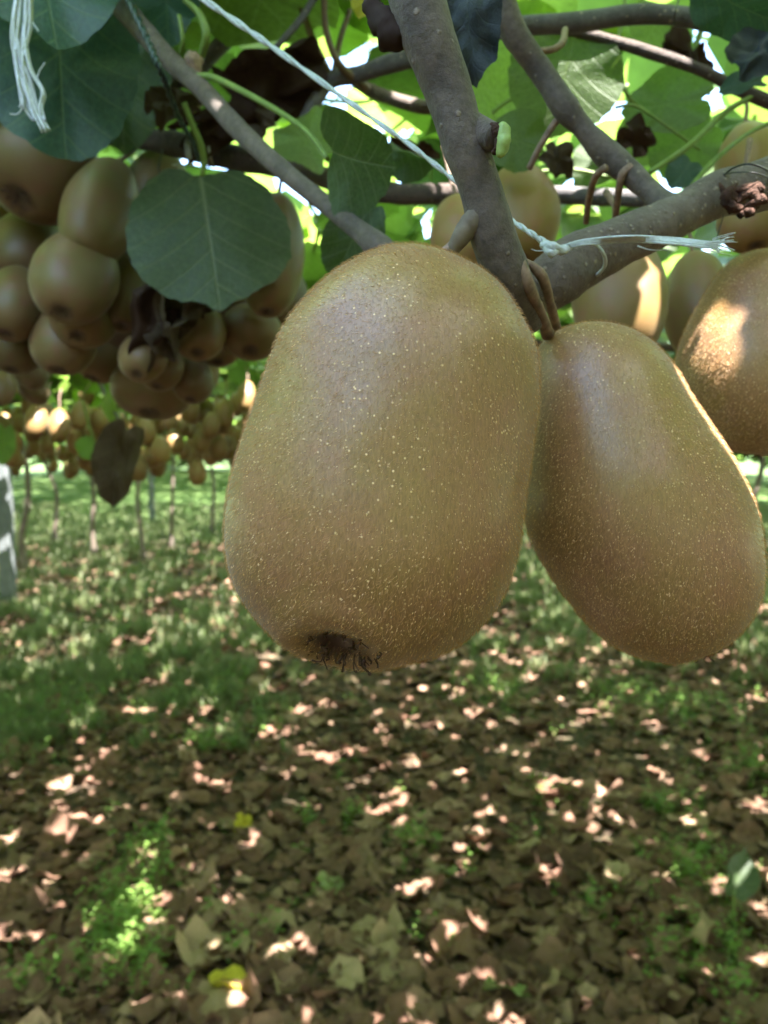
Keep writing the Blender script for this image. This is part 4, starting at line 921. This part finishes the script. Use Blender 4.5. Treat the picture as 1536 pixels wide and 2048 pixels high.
def vine_far(pxx, depth, label, r=.03, seed=0):
    r *= 1.1
    p = P(pxx, 900, depth); x, y = p.x, p.y; r_ = random.Random(seed)
    root = thing('kiwi_vine', label, 'vine', (x, y, 0)); z = gh(x, y)
    pts = [(x, y, z-.05, r*1.4), (x+r_.uniform(-.05, .05), y, z+.35, r), (x+r_.uniform(-.08, .08), y, z+.8, r*.9), (x+r_.uniform(-.1, .1), y, z+1.25, r*.85), (x+r_.uniform(-.1, .1), y, 1.62, r*.8)]
    put('trunk', MB().add(tube_geo(pts, 10, 6, .15, 12, seed)).mesh('trunk', M_TRUNK), root)
    for s in (-1, 1):
        t = pts[-1]
        put('cane', MB().add(tube_geo([(t[0], t[1], 1.55, r*.7), (t[0]+s*.3, t[1], 1.64, r*.6), (t[0]+s*.9, t[1]+.05, 1.66, r*.45), (t[0]+s*1.5, t[1], 1.65, r*.3)], 8, 4, .1, 15)).mesh('cane', M_TRUNK), root)
for a in ((42, 9.0, 'dark vine trunk rising just right of the left edge post', .035, 1), (100, 11.5, 'second vine trunk right of the left edge post', .03, 2), (184, 10.0, 'vine trunk left of the hanging dry leaf', .03, 3),
          (283, 9.5, 'slender vine trunk left of the thin pale post', .025, 4), (338, 11.0, 'slender leaning vine trunk right of the thin pale post', .025, 5), (420, 13.0, 'distant vine trunk near the largest fruit', .03, 6), (1520, 9.0, 'vine trunk at the right edge of the orchard view', .035, 7)):
    vine_far(*a)
# overhead trellis wires
tr = thing('trellis_wires', 'steel trellis wires strung level under the leaf roof', 'wire', (0, 4, 1.66))
for x in (-2.4, -1.2, 1.1, 2.3): put('wire', MB().add(tube_geo([(x, -1, 1.68, .0015), (x+.01, 6, 1.66, .0015), (x, 14, 1.68, .0015)], 5, 4)).mesh('wire', M_POST), tr)
# hedge of bushes closing the orchard
rh = random.Random(12)
hp = []
for s in range(3):
    V, Fc, _ = leaf_geo(500+s, rings=1, segs=7, cup=.2, droop=.2, ripple=.05); hp.append(tri(([(x, y-.47, z) for x, y, z in V], Fc)))
for k in range(16):
    x = -34+k*4.5+rh.uniform(-.4, .4); y = 58+rh.uniform(-.8, .8); hgt = rh.uniform(2.2, 3.4); nn = 1500
    u = rng.normal(0, 1, (nn, 3)); u /= np.linalg.norm(u, axis=1, keepdims=True); u *= (rng.random((nn, 1))**.35)
    lump = np.array([1+.35*noise.noise(Vector((a[0]*2+k*7, a[1]*2, a[2]*2))) for a in u])[:, None]
    pos = u*lump*np.array([[2.9, 1.5, hgt*.48]])+np.array([[x, y, hgt*.52]])
    root = thing('bush', 'green bush in the hedge closing the far end of the orchard', 'bush', (x, y, 0), 'bushes of the far hedge')
    put('foliage', scatter('foliage', hp, basis(rng.uniform(0, 6.28, nn), rng.uniform(0, 1.3, nn), rng.uniform(0, 6.28, nn), rng.uniform(.2, .4, nn), pos), M_LEAFC, rng.random(nn)), root)
    put('stem', MB().add(tube_geo([(x, y, -.05, .08), (x+.05, y, .6, .06), (x, y+.05, 1.3, .04)], 8, 4, .1, 8)).mesh('stem', M_TRUNK), root)
# ------------------------------------------------------------------ fallen leaves
FV = [leaf_mesh('fallen_leaf', M_FALLEN, seed=40+s, rings=3, segs=15, cup=random.uniform(-.2, .5), droop=random.uniform(-.5, .3), ripple=.08, crumple=random.uniform(.2, .42), serr=.09, wd=random.uniform(.36, .52)) for s in range(14)]
def dens(x, y):
    return 0.5+0.5*noise.noise(Vector((x*1.1, y*1.1, 3)))
def gp(px_, py_):
    """ground point under a pixel"""
    dr = (P(px_, py_, 1)-CAM); t = -(CAMZ)/dr.z; return CAM+dr*t
FL = []
named = [((488, 1662), .085, M_FALLENY, 'bright yellow fallen leaf standing out among the brown ones', .5), ((470, 1990), .13, M_FALLENY, 'yellow edged fallen leaf near the bottom of the photo', .2),
         ((1385, 1905), .17, M_FALLENT, 'pale curled fallen leaf at lower right', .7), ((600, 1713), .07, M_FALLENG, 'small pale green oval leaf lying left of centre', .1),
         ((662, 1790), .08, M_FALLENG, 'light green fallen leaf on dark soil near centre bottom', .1), ((895, 1765), .075, M_FALLENG, 'green fallen leaf right of bottom centre', .2),
         ((440, 2025), .16, M_FALLENT, 'large flat tan leaf at the bottom edge left of centre', .1), ((400, 1925), .13, M_FALLENT, 'tan ragged leaf above the large flat one', .3),
         ((480, 1915), .13, M_FALLENT, 'tan forked leaf beside the ragged one', .3), ((690, 1985), .10, M_FALLENT, 'cream coloured leaf at bottom left of centre', .5),
         ((785, 1945), .13, M_FALLENT, 'broad grey brown leaf at the bottom centre', .1), ((1015, 2000), .15, M_FALLENG, 'sunlit pale green leaf at the bottom right of centre', .3),
         ((1080, 2000), .12, M_FALLENT, 'orange lit leaf next to the pale green one at the bottom', .5), ((1235, 1770), .10, M_FALLENT, 'beige upturned leaf right of centre', .6),
         ((1060, 1700), .13, M_FALLENT, 'wide tan leaf lying under the right large fruit', .2), ((1240, 1840), .13, M_FALLEN, 'brown curled leaf with deep shadow beneath at lower right', .7)]
for i, (pp, s, m, lab, tl) in enumerate(named):
    c = gp(*pp); M = Matrix.Translation((c.x, c.y, gh(c.x, c.y)+.022+tl*.02)) @ Euler((tl*.8, tl*.3, i*1.9)).to_matrix().to_4x4() @ Matrix.Scale(s, 4) @ Matrix.Translation((0, -.47, 0))
    o = put('fallen_leaf', FV[(i*5) % 14], None, M); o.material_slots[0].link = 'OBJECT'; o.material_slots[0].material = m
    tag(o, lab, 'leaf', 'fallen leaves on the orchard floor'); WM.pop(o.name, None)
n2 = 19000
fy = 1.4+rng.random(n2)**1.35*10; fx = rng.uniform(-1, 1, n2)*(.85*fy+.8)
fz = np.array([gh(a, b) for a, b in zip(fx, fy)])+rng.uniform(.004, .03, n2)
fs = np.clip(rng.lognormal(-2.72, .36, n2), .03, .15); fyaw = rng.uniform(0, 6.28, n2); ft = np.abs(rng.normal(0, .26, n2)); ftd = rng.uniform(0, 6.28, n2)
q = np.stack([fx, fy, fz], 1)-np.array(CAM); dd = q@np.array(FW); fpx = 768+(q@np.array(RT))/dd*F; fpy = 1024-(q@np.array(UP))/dd*F
seen = (fpx > -20) & (fpx < 1556) & (fpy < 2068)
od = np.argsort(np.where(seen, dd/fs, 1e9))[:270]
FB = basis(fyaw, ft, ftd, fs, np.stack([fx, fy, fz], 1))
for i in od:
    A = FB[i]; M = Matrix([list(A[0]), list(A[1]), list(A[2]), [0, 0, 0, 1]]) @ Matrix.Translation((0, -.47, 0))
    X_, Y_ = fpx[i], fpy[i]
    where = 'at the far left' if X_ < 200 else 'beside the weed patch at left' if X_ < 420 else 'below the left cluster' if X_ < 560 else 'beneath the largest fruit calyx' if X_ < 760 else 'below the largest fruit, right half' if X_ < 1000 else 'under the gap between the large fruits' if X_ < 1130 else 'under the second large fruit' if X_ < 1380 else 'beside the seedling at right'
    row = 'near the bottom edge' if Y_ > 1960 else 'just above the bottom strip' if Y_ > 1860 else 'level with the seedling' if Y_ > 1740 else 'level with the yellow leaf' if Y_ > 1620 else 'in the farther litter'
    o = put('fallen_leaf', FV[i % 14], None, M); tag(o, '%s brown leaf %s %s' % ('small' if fs[i] < .08 else 'large' if fs[i] > .105 else 'dry', where, row), 'leaf', 'plain brown fallen leaves')
    if rng.random() < .06: o.material_slots[0].link = 'OBJECT'; o.material_slots[0].material = M_FALLENT
mk = np.ones(n2, bool); mk[od] = False
fp = []
for s in range(6):
    V, Fc, _ = leaf_geo(700+s, rings=2, segs=6, cup=.2, droop=random.uniform(-.5, .3), ripple=.08, crumple=random.uniform(.25, .45), serr=.1, wd=random.uniform(.36, .52)); fp.append(tri(([(x, y-.47, z) for x, y, z in V], Fc)))
lt = put('leaf_litter', scatter('leaf_litter', fp, FB[mk], M_FALLEN, rng.random(mk.sum()))); tag(lt, 'carpet of dry brown leaves spread over the soil', kind='stuff')
# crumbs, straw and bits
n3 = 26000; by = 1.4+rng.random(n3)**1.3*6.5; bx = rng.uniform(-1, 1, n3)*(.6*by+.3); bz = np.array([gh(a, b) for a, b in zip(bx, by)])+rng.uniform(.001, .015, n3)
bits = []
for s in range(4):
    V, Fc, _ = leaf_geo(800+s, rings=1, segs=5, cup=.3, droop=.4, ripple=.1, crumple=.4, wd=.3); bits.append(tri(([(x, y-.47, z) for x, y, z in V], Fc)))
o = put('leaf_crumbs', scatter('leaf_crumbs', bits, basis(rng.uniform(0, 6.28, n3), np.abs(rng.normal(0, .5, n3)), rng.uniform(0, 6.28, n3), rng.uniform(.01, .045, n3), np.stack([bx, by, bz], 1)), M_FALLEN, rng.random(n3)))
tag(o, 'broken leaf crumbs strewn over the soil', kind='stuff')
mbs = MB(); rs = random.Random(4)
for k in range(850):
    y = 1.5+rs.random()**1.3*4; x = rs.uniform(-1, 1)*(.55*y+.2); a = rs.uniform(0, 6.28); L = rs.uniform(.04, .2); z = gh(x, y)+.02
    mbs.add(tube_geo([(x, y, z, .0019), (x+math.cos(a)*L*.5+rs.uniform(-.01, .01), y+math.sin(a)*L*.5, z+rs.uniform(0, .02), .0012), (x+math.cos(a+.3)*L, y+math.sin(a+.3)*L, z, .0006)], 4, 2))
o = put('straw_litter', mbs.mesh('straw_litter', simple('straw', (.26, .19, .11), .7, .2))); tag(o, 'thin straws and twigs strewn over the leaf litter', kind='stuff')
# ------------------------------------------------------------------ grass and weeds
def gmask(x, y):
    """how grassy the floor is, 0..1"""
    m = 0.0; nz = noise.noise(Vector((x*.8, y*.6, 1))); n2_ = noise.noise(Vector((x*2.5, y*2.5, 8)))
    u = x/y
    far_ = min(1, max(0, (y-5.2+nz*1.2)/2.0))
    if u < -.10: m = max(m, 1.5*min(1, max(0, (y-3.3+nz*.6)/.8))*min(1, (-.10-u)/.1))
    m = max(m, far_*(.75+.5*nz))
    if u > .08: m = max(m, min(1, max(0, (y-4.0+nz*.9)/.8))*.75*min(1, (u-.08)/.1))
    m *= min(1.2, max(0.02, .38+2.6*n2_+.9*nz+.8*noise.noise(Vector((x*6, y*5, 4)))))
    return m
def blade_proto(seed, nb=9):
    r_ = random.Random(seed); V = []; Fc = []
    for b in range(nb):
        a = r_.uniform(0, 6.28); L = r_.uniform(.5, 1.0); w_ = r_.uniform(.012, .026); x, y = r_.uniform(-.12, .12), r_.uniform(-.12, .12); bend = r_.uniform(.1, .6)
        dx, dy = math.cos(a), math.sin(a); sx, sy = -dy*w_, dx*w_; o = len(V)
        V += [(x-sx, y-sy, 0), (x+sx, y+sy, 0), (x+dx*bend*.3*L-sx, y+dy*bend*.3*L-sy, L*.55), (x+dx*bend*.3*L+sx, y+dy*bend*.3*L+sy, L*.55), (x+dx*bend*L, y+dy*bend*L, L*(1-.3*bend))]
        Fc += [(o, o+1, o+2), (o+1, o+3, o+2), (o+2, o+3, o+4)]
    return V, Fc
def weed_proto(seed, nl=13):
    r_ = random.Random(seed); V = []; Fc = []
    for b in range(nl):
        a = r_.uniform(0, 6.28); h = r_.uniform(.15, 1.0); rr = r_.uniform(.05, .42); x, y = math.cos(a)*rr, math.sin(a)*rr; L = r_.uniform(.10, .2); o = len(V)
        a2 = r_.uniform(0, 6.28); ex, ey = math.cos(a2), math.sin(a2); t = r_.uniform(-.4, .4)
        V += [(x, y, h), (x+ex*L*.5-ey*L*.38, y+ey*L*.5+ex*L*.38, h+t*L*.5), (x+ex*L, y+ey*L, h+t*L*.7-.02), (x+ex*L*.5+ey*L*.38, y+ey*L*.5-ex*L*.38, h+t*L*.5-.03)]
        Fc += [(o, o+1, o+2), (o, o+2, o+3)]
        o = len(V); V += [(x*.2, y*.2, 0), (x*.2+.012, y*.2, 0), (x, y, h)]; Fc += [(o, o+1, o+2)]
    return V, Fc
def sow(n, y0, y1, p, f):
    out = []
    while len(out) < n:
        y = y0+(y1-y0)*random.random()**p; x = random.uniform(-1, 1)*(.72*y+.5)
        if random.random() < f(x, y): out.append((x, y, gh(x, y)-.005))
    return np.array(out)
pos = sow(24000, 2.8, 20, 1.2, gmask)
hs = (.09+.05*rng.random(len(pos)))*np.where(pos[:, 1] > 4.5, 1.3, 1.0)
o = put('grass', scatter('grass', [blade_proto(s) for s in range(5)], basis(rng.uniform(0, 6.28, len(pos)), rng.uniform(0, .2, len(pos)), rng.uniform(0, 6.28, len(pos)), hs, pos), M_GRASS, rng.random(len(pos))))
tag(o, 'green grass growing between the vine rows', kind='stuff')
pos = sow(9000, 2.0, 15, 1.3, lambda x, y: min(1, gmask(x, y)*1.1+.10*(noise.noise(Vector((x*3, y*3, 2))) > .25)+.006))
# hand-placed weed patches near the camera
cl = []
for (ax, ay, r, c) in ((260, 1830, .14, 60), (225, 1910, .10, 40), (290, 1740, .10, 30), (270, 1960, .10, 30), (820, 1700, .10, 22), (1380, 1740, .16, 50), (1440, 1960, .2, 40), (1330, 1620, .12, 30), (420, 1490, .16, 40), (1080, 1600, .08, 10), (1500, 1550, .2, 60), (60, 1990, .05, 8), (1000, 1390, .3, 70), (1250, 1400, .35, 110), (1420, 1420, .3, 80), (90, 1430, .3, 70), (300, 1700, .08, 20), (1190, 1830, .06, 8), (620, 1650, .05, 5), (700, 1640, .06, 10)):
    c0 = gp(ax, ay)
    for k in range(c):
        x, y = c0.x+rng.normal(0, r*.5), c0.y+rng.normal(0, r*.6); cl.append((x, y, gh(x, y)))
pos = np.concatenate([pos, np.array(cl)])
o = put('weeds', scatter('weeds', [weed_proto(s) for s in range(5)], basis(rng.uniform(0, 6.28, len(pos)), rng.uniform(0, .2, len(pos)), rng.uniform(0, 6.28, len(pos)), rng.uniform(.05, .11, len(pos)), pos), M_WEED, rng.random(len(pos)), smooth=False))
tag(o, 'low leafy weeds and chickweed patches on the orchard floor', kind='stuff')
# seedling at right
c0 = gp(1470, 1865); sd = thing('seedling', 'single broad leaved seedling on a thin stalk at lower right', 'plant', (c0.x, c0.y, gh(c0.x, c0.y)))
dS = (Vector((c0.x, c0.y, 0))-CAM).dot(FW)
put('stem', MB().add(tube_geo(T([(1470, 1868, dS, 6), (1468, 1830, dS-.02, 5), (1468, 1782, dS-.05, 5)]), 6, 5)).mesh('stem', M_PET), sd)
hleaf(sd, (1466, 1795), (1492, 1706), 66, M_LEAFG, dS-.05, dS-.02, .45, cup=.15, fold=.25, tipb=.16, ripple=.05, rings=4, segs=24)
